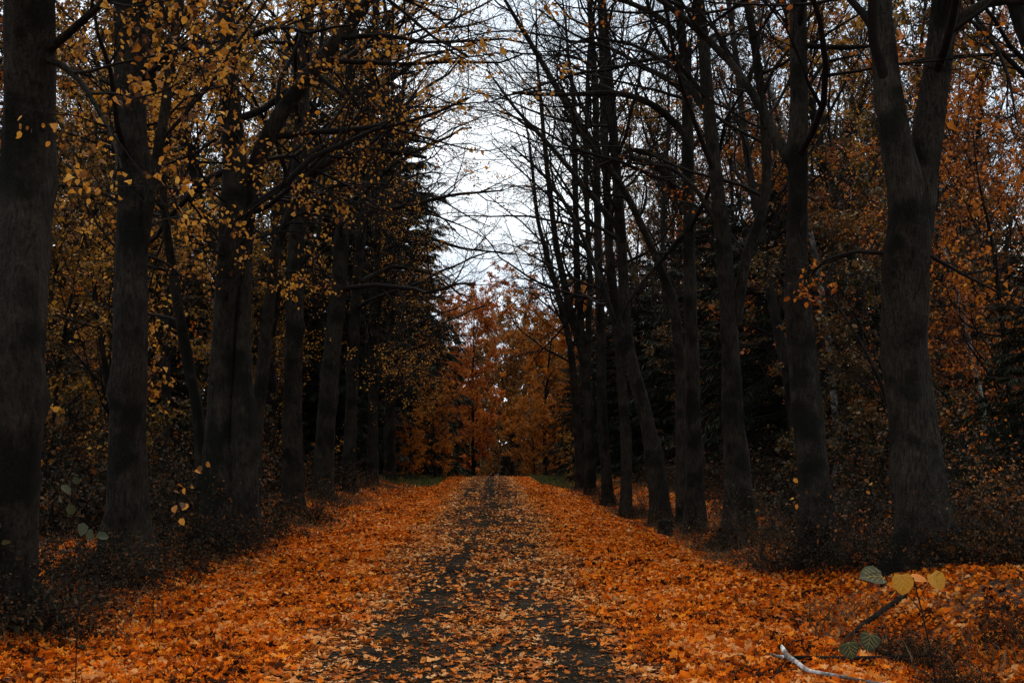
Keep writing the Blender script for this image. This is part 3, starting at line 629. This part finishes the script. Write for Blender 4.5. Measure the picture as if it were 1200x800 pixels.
SCATTERED = []
HIDDEN = set([(-40, 109), (-39, 102), (-37, 94), (-37, 107), (-36, 91), (-34, 87), (-33, 93), (-33, 109), (-31, 100), (-30, 87), (-29, 102), (-28, 80), (-27, 70), (-27, 73), (-27, 101), (-26, 106), (-24, 59), (-24, 61), (-24, 66), (-24, 68), (-23, 57), (-22, 61), (-21, 70), (-20, 53), (-20, 58), (-20, 110), (-19, 45), (-19, 55), (-18, 46), (-18, 54), (-18, 72), (-17, 43), (-17, 46), (-17, 50), (-17, 103), (-16, 37), (-16, 68), (-16, 106), (-15, 33), (-15, 43), (-15, 64), (-15, 73), (-14, 31), (-14, 37), (-14, 83), (-14, 96), (-13, 29), (-13, 34), (-13, 57), (-12, 29), (-12, 70), (-12, 93), (-11, 26), (-10, 21), (-9, 68), (-8, 41), (5, 70), (8, 56), (11, 20), (11, 22), (11, 52), (12, 24), (12, 46), (12, 67), (12, 70), (13, 51), (14, 29), (14, 32), (14, 34), (14, 69), (15, 38), (15, 46), (15, 61), (16, 33), (16, 59), (17, 36), (17, 42), (17, 46), (17, 55), (18, 65), (18, 107), (19, 44), (19, 50), (19, 56), (19, 73), (21, 47), (21, 62), (21, 94), (23, 61), (24, 59), (24, 60), (24, 100), (24, 111), (25, 59), (26, 69), (26, 92), (27, 71), (27, 74), (29, 70), (29, 72), (29, 96), (29, 106), (30, 75), (31, 72), (31, 107), (33, 78), (36, 115), (41, 115), (43, 107), (47, 114)])      # spots where the picture would show nothing of the plant
def plant(v, x, y, rz, s, label, category, group):
    name, tm, bm, cm = v; z = float(height(x, y)) - .05
    r = empty(name, (x, y, z), label, category, group); r.rotation_euler = (0, 0, rz); r.scale = (s, s, s)
    link('trunk', tm, r); link('branches', bm, r)
    if cm: link('crown', cm, r)
    return r

g = rg(77)
def scatter(side, y0, y1, n, x0, minsep, pick, seed, margin=3.0):
    """points in the wood on one side of the road that the picture can show"""
    g = rg(seed); pts = []; tries = 0
    while len(pts) < n and tries < 6000:
        tries += 1; y = g.uniform(y0, y1); lim = (.36 if side < 0 else .39) * y + margin
        if lim < x0 + .5: continue
        x = side * g.uniform(x0, lim)
        if all((x - a) ** 2 + (y - b) ** 2 > minsep ** 2 for a, b in ALLP): pts.append((x, y)); ALLP.append((x, y))
    for (x, y) in pts: pick(x, y, g)
def mk(vs, label, category, group, s0=.85, s1=1.15):
    def f(x, y, g):
        v = vs[g.integers(len(vs))]; rz = g.uniform(0, 6.28); sc = g.uniform(s0, s1)
        if (round(x), round(y)) in HIDDEN: return
        SCATTERED.append((plant(v, x, y, rz, sc, label, category, group), label))
    return f

ALLP = []
# centre of the view: trees that close the road
plant(V_RED[0], -1.0, 99, .4, 1.1, 'rust red maple standing where the road disappears', 'tree', None)
plant(V_RED[0], -2.6, 112, 2.4, 1.25, 'reddish maple directly behind the rust red one at the end of the road', 'tree', None)
plant(V_OR[0], 3.9, 97, .9, 1.25, 'orange brown maple overhanging the right side of the distant road', 'tree', None)
plant(V_OR[1], 2.0, 116, 4.0, 1.5, 'wide brown maple closing the view behind the end of the road', 'tree', None)
plant(V_OR[1], -3.2, 126, 2.9, 1.5, 'distant brown maple filling the sky line left behind the rust red one', 'tree', None)
plant(V_OR[1], 5.2, 128, .3, 1.6, 'distant brown maple filling the sky line right behind the orange brown one', 'tree', None)
plant(V_OR[1], 8.0, 106, 1.0, 1.7, 'dull brown maple to the right behind the orange brown maple', 'tree', None)
plant(V_OR[0], -2.9, 72, 2.2, .46, 'small bright orange maple in front of the dark spruces', 'tree', None)
plant(V_OR[0], -4.0, 69, 5.2, .30, 'low orange maple bush at the far end of the left verge', 'tree', None)
plant(V_GOLD[2], 4.2, 66, 1.2, .28, 'small yellow-leaved sapling at the far right verge', 'tree', None)
plant(V_OR[0], 2.9, 90, 3.2, .5, 'small orange maple leaning over the right edge of the road end', 'tree', None)
for x, y, s, vi, l in [(-6.1, 76, 1.25, 0, 'tall pointed spruce rising highest behind the left row'), (-8.8, 80, 1.35, 0, 'broad dark spruce left of the tallest pointed one'), (-6.3, 88, 1.3, 1, 'dark spruce whose right edge meets the white sky'), (-7.4, 66, .95, 1, 'dark spruce hidden behind the last slim trunks of the left row'),
                       (-7.4, 98, 1.35, 0, 'far dark spruce whose tip shows just right of the broad one'), (-9.6, 72, 1.2, 1, 'dark spruce at the left end of the spruce group')]:
    plant(V_SPR[vi], x, y, s * 7, s, l, 'spruce', 'spruces behind the left row'); ALLP.append((x, y))
for x, y, s, vi, l in [(7.2, 66, .95, 2, 'low dark spruce at the far end of the right verge'), (7.6, 82, .9, 2, 'dark young spruce beyond the last slim trunk of the right row'), (8.6, 52, 1.0, 2, 'dark young spruce behind the seventh trunk of the right row'), (6.6, 87, .85, 2, 'dark green spruce standing low where the distant road ends on the right'), (1.2, 96, .22, 2, 'small dark spruce added as the dark opening at the end of the road'), (9.0, 42, .9, 2, 'dark young spruce behind the thin straight trunk on the right')]:  # the smallest spruce is added to stand in for a dark opening
    plant(V_SPR[vi], x, y, s * 5, s, l, 'spruce', 'young spruces behind the right row'); ALLP.append((x, y))

# left wood
scatter(-1, 24, 60, 12, 7.2, 2.6, mk(V_GOLD, 'golden beech', 'beech', 'golden beeches behind the left row', .7, 1.05), 301)
scatter(-1, 26, 62, 6, 7.5, 2.4, mk(V_RUST, 'rust brown beech', 'beech', 'rust beeches behind the left row', .7, 1.0), 302)
scatter(-1, 30, 90, 24, 7.5, 2.6, mk(V_TALL, 'tall leafy tree', 'tree', 'tall trees of the left wood'), 303)
scatter(-1, 60, 110, 12, 8, 3.0, mk(V_GOLD, 'distant golden beech', 'beech', 'distant beeches of the left wood', 1.0, 1.4), 304)
scatter(-1, 34, 110, 22, 10, 3.0, mk(V_SPR[:2], 'dark deep-wood spruce', 'spruce', 'spruces deep in the left wood', .6, .95), 305)
# right wood
scatter(1, 26, 60, 7, 8.5, 2.8, mk(V_RUST, 'rust orange beech', 'beech', 'rust beeches behind the right row', .7, 1.05), 311)
V_OLIVE = [proto_tree('beech_tree', 8, .10, 28, .05, 3.2, L_OLIVE, 14, 271, leafkeep=.55), proto_tree('beech_tree', 10, .11, 30, .05, 3.2, L_OLIVE, 14, 272, leafkeep=.55)]
scatter(1, 24, 75, 22, 7.6, 2.0, mk(V_OLIVE, 'dull brown beech', 'beech', 'dull beeches of the right wood', .6, 1.0), 316)
scatter(-1, 24, 70, 14, 7.4, 2.0, mk(V_OLIVE, 'dull brown beech', 'beech', 'dull beeches of the left wood', .6, 1.0), 317)
scatter(1, 26, 75, 9, 7.6, 2.6, mk(V_SPR[2:], 'low young spruce', 'spruce', 'low spruces of the right wood', .5, .85), 312)
scatter(1, 28, 95, 34, 8.5, 2.8, mk(V_TALL, 'tall leafy tree', 'tree', 'tall trees of the right wood'), 313)
scatter(1, 34, 100, 26, 7.6, 2.2, mk(V_BARE, 'slender bare tree', 'tree', 'bare trees of the right wood'), 314)
scatter(1, 60, 115, 12, 9, 3.0, mk(V_RUST, 'distant rust beech', 'beech', 'distant beeches of the right wood', 1.0, 1.4), 315)
for x, y, s, l in [(11.0, 42, 1.0, 'white barked birch seen to the right of the big forked trunk'), (9.2, 36, .9, 'mottled birch trunk between the big forked trunk and the upright dark trunk'), (16.2, 44, 1.0, 'pale birch at the right edge of the picture')]:
    plant(V_BIRCH[0], x, y, x, s, l, 'birch', 'birches of the right wood')
BESIDE = ['beside the nearest left trunk', 'outside the second left trunk', 'outside the massive double trunk', 'just beyond the second left trunk', 'beside the lower right corner', 'outside the big forked trunk', 'just beyond the big forked trunk', 'far outside the right edge', 'close to the road', 'close to the road', 'farther back', 'farther back']
# trees added outside the frame or behind the camera to shade the near wood
for k, (x, y, v) in enumerate([(-9, 8, 0), (-12, 16, 1), (-15, 26, 2), (-8.5, 19, 1), (10, 9, 0), (13.5, 18, 2), (9.5, 21, 1), (17, 29, 0), (-7, -3, 2), (7.5, -3, 1), (-5.5, -12, 0), (6, -12, 2)]):
    plant(V_TALL[v], x, y, k * 1.7, 1.0, 'tall leafy tree ' + ('left' if x < 0 else 'right') + (' behind the camera, ' if y < 0 else ' of the frame, ') + BESIDE[k], 'tree', 'added shade trees beside the camera')

# far wood: one mass closing the horizon
def far_wood():
    g = rg(401); parts = []
    n = 420; x = g.uniform(-100, 100, n); y = g.uniform(122, 190, n); H = g.uniform(14, 23, n) * (.75 + .5 * np.minimum(np.abs(x - 4) / 30, 1)); z = height(x, y)
    P = np.stack([x, y, z], -1)[:, None] + np.linspace(0, 1, 5)[None, :, None] * np.stack([g.normal(0, .6, n), g.normal(0, .6, n), H], -1)[:, None]
    tv = tubes(P, (np.linspace(.22, .04, 5)[None] * np.ones((n, 1))), 5)
    m = 420; pi = np.repeat(np.arange(n), m); t = g.random(len(pi)) ** .7; a = g.uniform(0, 6.283, len(pi)); rr = 3.6 * np.sqrt(g.random(len(pi))) * np.maximum(np.sin(math.pi * np.clip(t, .05, .95)) ** .5, .65 * (t < .5))
    p = np.stack([x[pi] + rr * np.cos(a), y[pi] + rr * np.sin(a), z[pi] + t * H[pi] + .5], -1)
    lv = leaves(p, g.normal(0, 1, p.shape), g.normal(0, .6, p.shape) + np.array([0, 0, 1.]), g.uniform(.35, .95, len(pi)), LEAF4)
    root = empty('far_wood', (0, 150, 0)); tag(root, 'distant brown wood closing the view beyond the end of the road', kind='stuff')
    off = np.array([0, 150, 0]); link('trunks', make_mesh('trunks', tv[0] - off, tv[1], TWIG), root)['kind'] = 'stuff'
    link('crowns', make_mesh('crowns', lv[0] - off, lv[1], L_FAR, False), root)['kind'] = 'stuff'
far_wood()

# ------------------------------------------------------------------ undergrowth
def bush_proto(name, H, W, nst, leafmat, leafn, seed, leafsz=.06, twig=None, droop=-1.2):
    g = rg(seed); a = g.uniform(0, 6.283, nst); rr = W * .25 * np.sqrt(g.random(nst))
    S0 = np.stack([rr * np.cos(a), rr * np.sin(a), 0 * a - .05], -1); D0 = np.stack([np.cos(a) * g.uniform(.1, 1.1, nst), np.sin(a) * g.uniform(.1, 1.1, nst), np.ones(nst)], -1)
    P1, R1, D1 = grow(S0, D0, g.uniform(.5, 1.15, nst) * H * 1.2, np.full(nst, .008), 8, .12, (0, 0, droop), g, .4)
    s, d, L, r = spawn(P1, R1, D1, 6, .15, 1, .5, 1.2, .4, .7, g, .3); P2, R2, D2 = grow(s, d, L, r, 5, .15, (0, 0, -.3), g, .4)
    b = cat([tubes(P1, R1, 4), tubes(P2, R2, 3)]); lv = leaf_on(P2, D2, leafn, g, leafsz, LEAF4, spread=.03)
    return (name, make_mesh('stems', *b, twig or TWIG), make_mesh('leaves', *lv, leafmat, False))
B_DENSE = [bush_proto('bramble_bush', 1.3, 1.4, 60, L_BRAM, 11, 501, leafsz=.058), bush_proto('bramble_bush', 1.1, 1.6, 64, L_BRAM, 11, 502, leafsz=.058), bush_proto('bramble_bush', 1.6, 1.3, 54, L_BRAM, 10, 503, leafsz=.058)]
B_TWIG = [bush_proto('twiggy_shrub', 1.5, 1.4, 44, L_OLIVE, 1, 511, twig=TWIG_B, droop=-.4), bush_proto('twiggy_shrub', 1.1, 1.6, 46, L_RUST, 1, 512, twig=TWIG_B, droop=-.6)]
B_LEAF = [bush_proto('leafy_shrub', 2.4, 2.2, 40, L_RUST, 4, 521, droop=-.5, leafsz=.08), bush_proto('leafy_shrub', 2.6, 2.4, 40, L_OLIVE, 5, 522, droop=-.5, leafsz=.08)]
def bush(v, x, y, s, label, group, cat_='bush', rz=None):
    name, bm, lm = v; r = empty(name, (x, y, float(height(x, y)) - .02), label, cat_, group); r.scale = (s, s, s); r.rotation_euler = (0, 0, x * 3 + y if rz is None else rz)
    link('stems', bm, r); link('leaves', lm, r); return r
def gx(px, d): return float(at(px, 525, d)[0])
near = [
 (B_DENSE[0], 21, 11.9, 0.74, 'dark bramble at the foot of the trunk on the left edge'),
 (B_DENSE[1], -24, 12.6, 0.86, 'dark bramble cut by the left edge of the picture'),
 (B_DENSE[2], 91, 14.5, 0.62, 'dark bramble filling the gap between the two nearest left trunks'),
 (B_DENSE[0], 151, 16.0, 0.74, 'bramble clump hiding the foot of the second left trunk'),
 (B_DENSE[1], 198, 18.5, 0.78, 'bramble between the second left trunk and the massive double trunk'),
 (B_DENSE[2], 248, 20.6, 0.74, 'bramble at the foot of the massive double trunk'),
 (B_TWIG[1], 286, 21.3, 0.78, 'twiggy bush with arching shoots right of the massive double trunk'),
 (B_DENSE[1], 311, 25.5, 0.70, 'bramble behind the arching shoots, before the lone straight trunk'),
 (B_DENSE[0], 362, 30.5, .85, 'rounded dark bush at the foot of the lone straight trunk'),
 (B_TWIG[0], 400, 38, .8, 'twiggy bush at the foot of the leaning pale-barked trunk'),
 (B_TWIG[1], 432, 50, .8, 'small twiggy bush at the feet of the far left trunks'),
 (B_TWIG[0], 905, 18.3, .9, 'twiggy bush left of the upright dark trunk on the right'),
 (B_DENSE[2], 950, 18.0, .75, 'dark shoots covering the foot of the upright dark trunk'),
 (B_TWIG[1], 1005, 18.6, 1.1, 'brown twiggy bush between the upright trunk and the big forked trunk'),
 (B_DENSE[0], 1050, 20.5, 1.0, 'dark bramble behind the foot of the big forked trunk'),
 (B_TWIG[0], 1150, 17.5, 1.1, 'twiggy bush to the right of the big forked trunk'),
 (B_DENSE[1], 1195, 15.5, 1.0, 'dark bramble at the lower right edge of the picture'),
 (B_LEAF[1], 1190, 20, .7, 'taller olive shrub at the right edge behind the dark bramble'),
 (B_TWIG[1], 835, 24.2, .6, 'small twiggy bush by the third trunk of the right row'),
 (B_TWIG[0], 885, 23.4, .75, 'small twiggy bush at the right foot of the third trunk on the right'),
 (B_DENSE[2], 790, 30, .5, 'small dark bush near the kinked trunk'),
 (B_DENSE[0], 745, 36, .6, 'dark bush beside the thin straight trunk on the right'),
 (B_TWIG[1], 700, 48, .7, 'twiggy bush at the end of the right bank'),
]
near += [(B_DENSE[0], 1085, 9.9, .26, 'low dark weeds just above the dead stick at lower right'), (B_DENSE[1], 1120, 10.8, .34, 'low dark weeds right of the yellow sapling leaves'), (B_DENSE[2], 1150, 9.6, .2, 'small dark weed tuft near the lower right corner'), (B_DENSE[1], 1185, 11.6, .45, 'dark weeds by the right edge under the dark bramble'),
         (B_DENSE[0], 1040, 11.8, .4, 'small weed tuft below the dull green sapling leaf'), (B_DENSE[2], 50, 12.3, .6, 'tall dark bramble just right of the trunk on the left edge'), (B_DENSE[1], 118, 15.6, .6, 'low bramble spilling onto the leaves between the two nearest left trunks'), (B_DENSE[2], 222, 20.5, .75, 'tall bramble in front of the slim leaning left trunk'), (B_DENSE[1], 283, 23, .85, 'wide bramble along the right side of the massive double trunk')]
near += [(B_DENSE[k % 3], 575 + x / d * 1600, d, .62, l) for k, (x, d, l) in enumerate([(5.5, 25.8, 'dark bramble behind the curved-stem trunk'), (5.1, 29.2, 'dark bramble between the curved-stem trunk and the bowed-limb trunk'), (5.3, 33.5, 'dark bramble just behind the kinked trunk'), (5.5, 37, 'dark bramble right of the thin straight trunk'), (5.5, 41.5, 'dark bramble behind the thin straight trunk'), (5.8, 47, 'dark bramble behind the seventh right trunk'), (5.9, 54, 'dark bramble behind the fanning right trunk'), (6.2, 62, 'dark bramble at the far end of the right row')])]
near += [(B_TWIG[1], 735, 36.6, .55, 'low twigs at the left foot of the thin straight trunk'), (B_DENSE[1], 768, 29.6, .5, 'dark shoots at the foot of the kinked trunk'), (B_TWIG[0], 806, 26.4, .6, 'twiggy shoots at the foot of the bowed-limb trunk'), (B_DENSE[0], 845, 23.6, .5, 'dark shoots left of the foot of the curved-stem trunk'),
         (B_DENSE[1], 706, 43.5, .6, 'dark shoots at the foot of the seventh right trunk'), (B_DENSE[2], 688, 51, .6, 'dark shoots at the foot of the fanning right trunk'), (B_DENSE[0], 1010, 17.0, .55, 'dark low bramble left of the foot of the big forked trunk'), (B_DENSE[2], 1120, 15.7, .55, 'dark shoots at the right foot of the big forked trunk')]
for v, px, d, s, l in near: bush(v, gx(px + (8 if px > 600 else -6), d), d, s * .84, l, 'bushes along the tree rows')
def mkb(vs, s0, s1, group, cat_, short):
    def f(x, y, g):
        v = vs[g.integers(len(vs))]; sc = g.uniform(s0, s1)
        if (round(x), round(y)) in HIDDEN: return
        SCATTERED.append((bush(v, x, y, sc, short, group, cat_), short))
    return f
ALLP = []
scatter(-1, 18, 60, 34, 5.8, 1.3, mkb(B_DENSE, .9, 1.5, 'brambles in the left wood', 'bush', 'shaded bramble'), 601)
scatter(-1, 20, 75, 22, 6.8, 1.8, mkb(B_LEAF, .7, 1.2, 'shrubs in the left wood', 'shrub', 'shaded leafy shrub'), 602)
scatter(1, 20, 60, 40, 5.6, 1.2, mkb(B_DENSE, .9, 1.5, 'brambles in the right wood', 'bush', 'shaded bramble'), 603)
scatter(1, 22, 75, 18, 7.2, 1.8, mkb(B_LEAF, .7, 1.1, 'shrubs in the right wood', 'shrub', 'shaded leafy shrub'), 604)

# ------------------------------------------------------------------ foreground details
def stick(name, pts, label, mat, S=10, seed=0, twigs=(), cat_='branch', K=26):
    C = resample(pts, K); O = C[0, :3].copy(); V, Q = trunk_tube(C[:, :3], C[:, 3], S, seed, .12, False)
    o = empty(name, O, label, cat_); link('stem', make_mesh('stem', V - O, Q, mat), o)
    for t in twigs:
        c = resample(t, 10); v, q = trunk_tube(c[:, :3], c[:, 3], 6, seed + 1, .1, False); link('side_twig', make_mesh('side_twig', v - O, q, mat), o)
    return o
def gp(px, py, r, lift=.0, rr=None):
    """point on the ground seen at that pixel"""
    v = CAMR @ np.array([(px - 600) / FPX, -(py - 400) / FPX, -1.0]); t = 2.0
    for _ in range(400):
        p = CAM + v * t
        if p[2] - float(height(p[0], p[1])) < .02 + lift: break
        t += .04
    return [p[0], p[1], p[2] + r, r]
BIRCHW = bark_mat('white_birch_twig', (.10, .09, .08), (.60, .58, .55), moss=(.05, .035, .025), mossamt=.9, vs=(9, 9, 9), bump=.8)
stick('birch_branch', [gp(916, 757, .008, .10), gp(917, 762, .018, .09), gp(922, 769, .017, .07), gp(924, 774, .024, .06), gp(932, 776, .015, .05), gp(945, 787, .016, .04), gp(953, 789, .013, .04), gp(972, 792, .014, .04), gp(1010, 799, .011, .035), gp(1060, 806, .009, .03)],
      'crooked white birch branch lying on the orange leaves at the lower right', BIRCHW, K=60, seed=3, twigs=[[gp(921, 772, .016, .03), gp(908, 770, .012, .05), gp(902, 766, .005, .09)]])
stick('dead_stick', [gp(910, 772, .016, .02), gp(950, 773, .017, .04), gp(1000, 773, .016, .05), gp(1050, 771, .014, .05), gp(1100, 769, .009, .04)],
      'long dark dead stick lying level behind the white birch branch', BARK_D, seed=4, twigs=[[gp(1010, 773, .010, .05), gp(1040, 780, .007, .02), gp(1080, 790, .004, .02)]])
stick('mossy_log', [gp(988, 752, .012, .0), gp(1012, 735, .03, .0), gp(1036, 718, .035, .0), gp(1062, 700, .03, .03)], 'short dark log slanting up the bank toward the big forked trunk', BARK_D, seed=6, cat_='log')
def leaves_over():
    g = rg(33); P = []
    for a, b in [((935, 780), (1000, 797)), ((960, 773), (1090, 769)), ((990, 750), (1060, 702))]:
        for t in g.random(9): P.append(gp(a[0] + (b[0] - a[0]) * t + g.normal(0, 3), a[1] + (b[1] - a[1]) * t + g.normal(0, 2), 0)[:3])
    P = np.array(P); n = len(P); P[:, 2] += g.uniform(.03, .085, n); a = g.uniform(0, 6.283, n)
    V, Q = leaves(P, np.stack([np.cos(a), np.sin(a), g.normal(-.2, .4, n)], -1), np.stack([g.normal(0, .5, n), g.normal(0, .5, n), np.ones(n)], -1), g.uniform(.04, .065, n), MAPLE, curl=g.normal(1, 1.5, n))
    tag(link('leaves_on_sticks', make_mesh('leaves_on_sticks', V, Q, LITTER, False)), 'orange leaves caught on the fallen sticks at the lower right', kind='stuff')
leaves_over()
def stump(x, y, label):
    h = float(height(x, y)); P = np.array([[x, y, h - .2 + k * .055] for k in range(12)]); P[-1, 2] = P[-2, 2] + .002; r = np.full(12, .13); r[-1] = .002
    V, Q = trunk_tube(P, r, 18, 9, .15, True, z0=h); O = np.array([x, y, h]); o = empty('tree_stump', O, label, 'stump'); link('trunk', make_mesh('trunk', V - O, Q, BARK), o)
stump(gx(778, 27), 27.0, 'short cut stump standing at the edge of the right bank')

LOBE = (np.array([[0, 0, 0], [-.36, -.08, .05], [-.58, .20, .10], [-.52, .54, .08], [-.28, .80, .02], [0, .96, -.12], [.30, .82, .02], [.55, .56, .10], [.60, .22, .12], [.36, -.06, .05], [0, .3, 0], [0, .62, -.03]]),
        np.array([[0, 10, 2, 1], [10, 11, 3, 2], [11, 5, 4, 3], [0, 9, 8, 10], [10, 8, 7, 11], [11, 7, 6, 5]]))
def big_leaf(root, O, px, py, d, size, fwd, up, mat, label=None):
    p = at(px, py, d); V, Q = leaves(np.array([p]), np.array([fwd], float), np.array([up], float), np.array([size]), LOBE)
    o = link('leaf', make_mesh('leaf', V - O, Q, mat, True), root)
    y = nrm(np.array(fwd, float)); z = np.array(up, float); z = nrm(z - (z @ y) * y); x = np.cross(y, z)
    segs = [((0, 0, .02), (0, .45, .015), (0, .93, -.09))] + [((0, t, .01), (sg * w * .5, t + h * .55, .05), (sg * w, t + h, .085)) for sg in (-1, 1) for t, w, h in [(.02, .50, .10), (.03, .46, .42), (.28, .38, .34), (.50, .24, .26)]]
    C3d = np.array([[(p + (a * x + b * y + (c + .012) * z) * size) for a, b, c in sgm] for sgm in segs]); v, q = tubes(C3d, np.full((len(segs), 3), size * .006), 4)
    link('veins', make_mesh('veins', v - O, q, VEIN), o)
    if label: o['label'] = label
d0 = 4.4; b0 = at(1090, 800, d0); O = np.array([b0[0], d0, float(height(b0[0], d0))])
sap = empty('linden_sapling', O, 'sapling close to the camera with large yellow and green leaves at lower right', 'sapling')
C = resample([[O[0], O[1], O[2], .006], [*at(1100, 810, d0), .005], [*at(1082, 720, d0), .004], [*at(1070, 676, d0), .003]], 14)
C2 = resample([[*at(1082, 720, d0), .003], [*at(1060, 690, d0), .002], [*at(1030, 668, d0), .0015], [*at(1010, 676, d0), .0012]], 10)
C3 = resample([[*at(1078, 700, d0), .002], [*at(1090, 680, d0), .0015], [*at(1104, 668, d0), .001]], 8)
C4 = resample([[*at(1098, 800, d0), .003], [*at(1060, 770, d0), .002], [*at(1015, 748, d0), .0015]], 8)
V, Q = cat([tubes(c[None, :, :3], c[None, :, 3] * .6, 6) for c in (C, C2, C3, C4)]); link('stem', make_mesh('stem', V - O, Q, TWIG), sap)
big_leaf(sap, O, 1056, 673, d0, .068, (.05, -.25, -1), (.25, -1, .25), L_BIGY)
big_leaf(sap, O, 1068, 678, d0 + .03, .055, (1, -.1, -.05), (0, -.35, 1), L_ORG, 'orange leaf seen edge on')
big_leaf(sap, O, 1092, 672, d0, .062, (.45, -.3, -.8), (.4, -1, .4), L_BIGY)
big_leaf(sap, O, 1034, 676, d0, .080, (-1, -.15, .05), (0, -.5, .8), L_GREEN, 'dull green leaf')
big_leaf(sap, O, 1020, 742, d0, .060, (-.3, -.4, -1), (.1, -1, .3), L_GREEN, 'dull green leaf')
big_leaf(sap, O, 994, 752, d0 - .05, .055, (.2, -.2, -1), (-.7, -1, .3), L_GREEN, 'dull green leaf')

def spray(pxs, d, label, mat, size, stem, seed):
    g = rg(seed); b = at(*stem[0], d); O = np.array([b[0], d, float(height(b[0], d))]); root = empty('linden_sapling', O, label, 'sapling', 'leafy saplings at the verge')
    C = resample([[*O, .004]] + [[*at(px, py, d), .0045 - .004 * k / len(stem)] for k, (px, py) in enumerate(stem)], 16)
    V, Q = tubes(C[None, :, :3], C[None, :, 3], 5); link('stem', make_mesh('stem', V - O, Q, TWIG), root)
    P = np.array([at(px, py, d + g.normal(0, .05)) for px, py in pxs]); n = len(P)
    V, Q = leaves(P, g.normal(0, .5, (n, 3)) + np.array([.5, -.2, -.7]), g.normal(0, .4, (n, 3)) + np.array([0, -.8, .5]), size * g.uniform(.75, 1.2, n), LEAF6)
    link('leaves', make_mesh('leaves', V - O, Q, mat, True), root)
spray([(242, 541), (234, 545), (228, 551), (208, 568), (216, 571), (226, 569), (203, 575), (213, 588), (220, 590), (205, 592), (211, 607)], 13, 'thin sapling with a few amber leaves in front of the massive double trunk', L_YEL, .085, [(180, 690), (190, 640), (210, 590), (244, 541)], 701)
spray([(72, 568), (86, 558), (70, 580), (80, 590), (104, 620), (98, 612), (112, 628), (0, 612), (4, 632)], 9.5, 'thin sapling with pale green leaves between the two nearest left trunks', L_GREEN, .09, [(90, 740), (95, 660), (88, 600), (82, 556)], 702)
spray([(930, 560), (1012, 562), (1020, 566), (1015, 575), (926, 585), (934, 590), (1030, 480), (985, 605)], 15.5, 'sparse sapling with single amber leaves left of the big forked trunk', L_YEL, .07, [(985, 680), (990, 640), (1000, 600), (1016, 560)], 703)
ORD = ['nearest', 'second nearest', 'third nearest', 'fourth nearest', 'fifth nearest', 'sixth nearest', 'seventh nearest', 'eighth nearest', 'ninth nearest']
REF = [(-60, 'the left picture edge'), (20, 'the left-edge trunk'), (152, 'the second left trunk'), (268, 'the massive double trunk'), (343, 'the lone straight trunk'), (386, 'the pale leaning trunk'), (457, 'the last left trunk'), (575, 'the road end'),
       (690, 'the farthest right trunks'), (733, 'the thin straight trunk'), (762, 'the kinked trunk'), (813, 'the bowed-limb trunk'), (861, 'the curved-stem trunk'), (950, 'the upright trunk'), (1080, 'the big forked trunk'), (1260, 'the right picture edge')]
def relabel():
    by = {}
    for o, short in SCATTERED:
        x, y, z = o.location; v = CAMR.T @ (np.array([x, y, 1.6]) - CAM); px = 600 + FPX * v[0] / -v[2]
        k = max(i for i, (p, _) in enumerate(REF[:-1]) if p <= max(px, -60)); by.setdefault((short, k), []).append((y, o))
    for (short, k), L in by.items():
        L.sort(key=lambda t: t[0]); where = REF[k][1] + ' and ' + REF[k + 1][1]
        for i, (y, o) in enumerate(L):
            o['label'] = (short + ' between ' + where) if len(L) == 1 else (ORD[i] + ' ' + short + ' between ' + where) if i < len(ORD) else (short + ' far behind ' + where)
relabel()
print('objects', len(bpy.data.objects), 'faces', sum(len(m.polygons) for m in bpy.data.meshes))
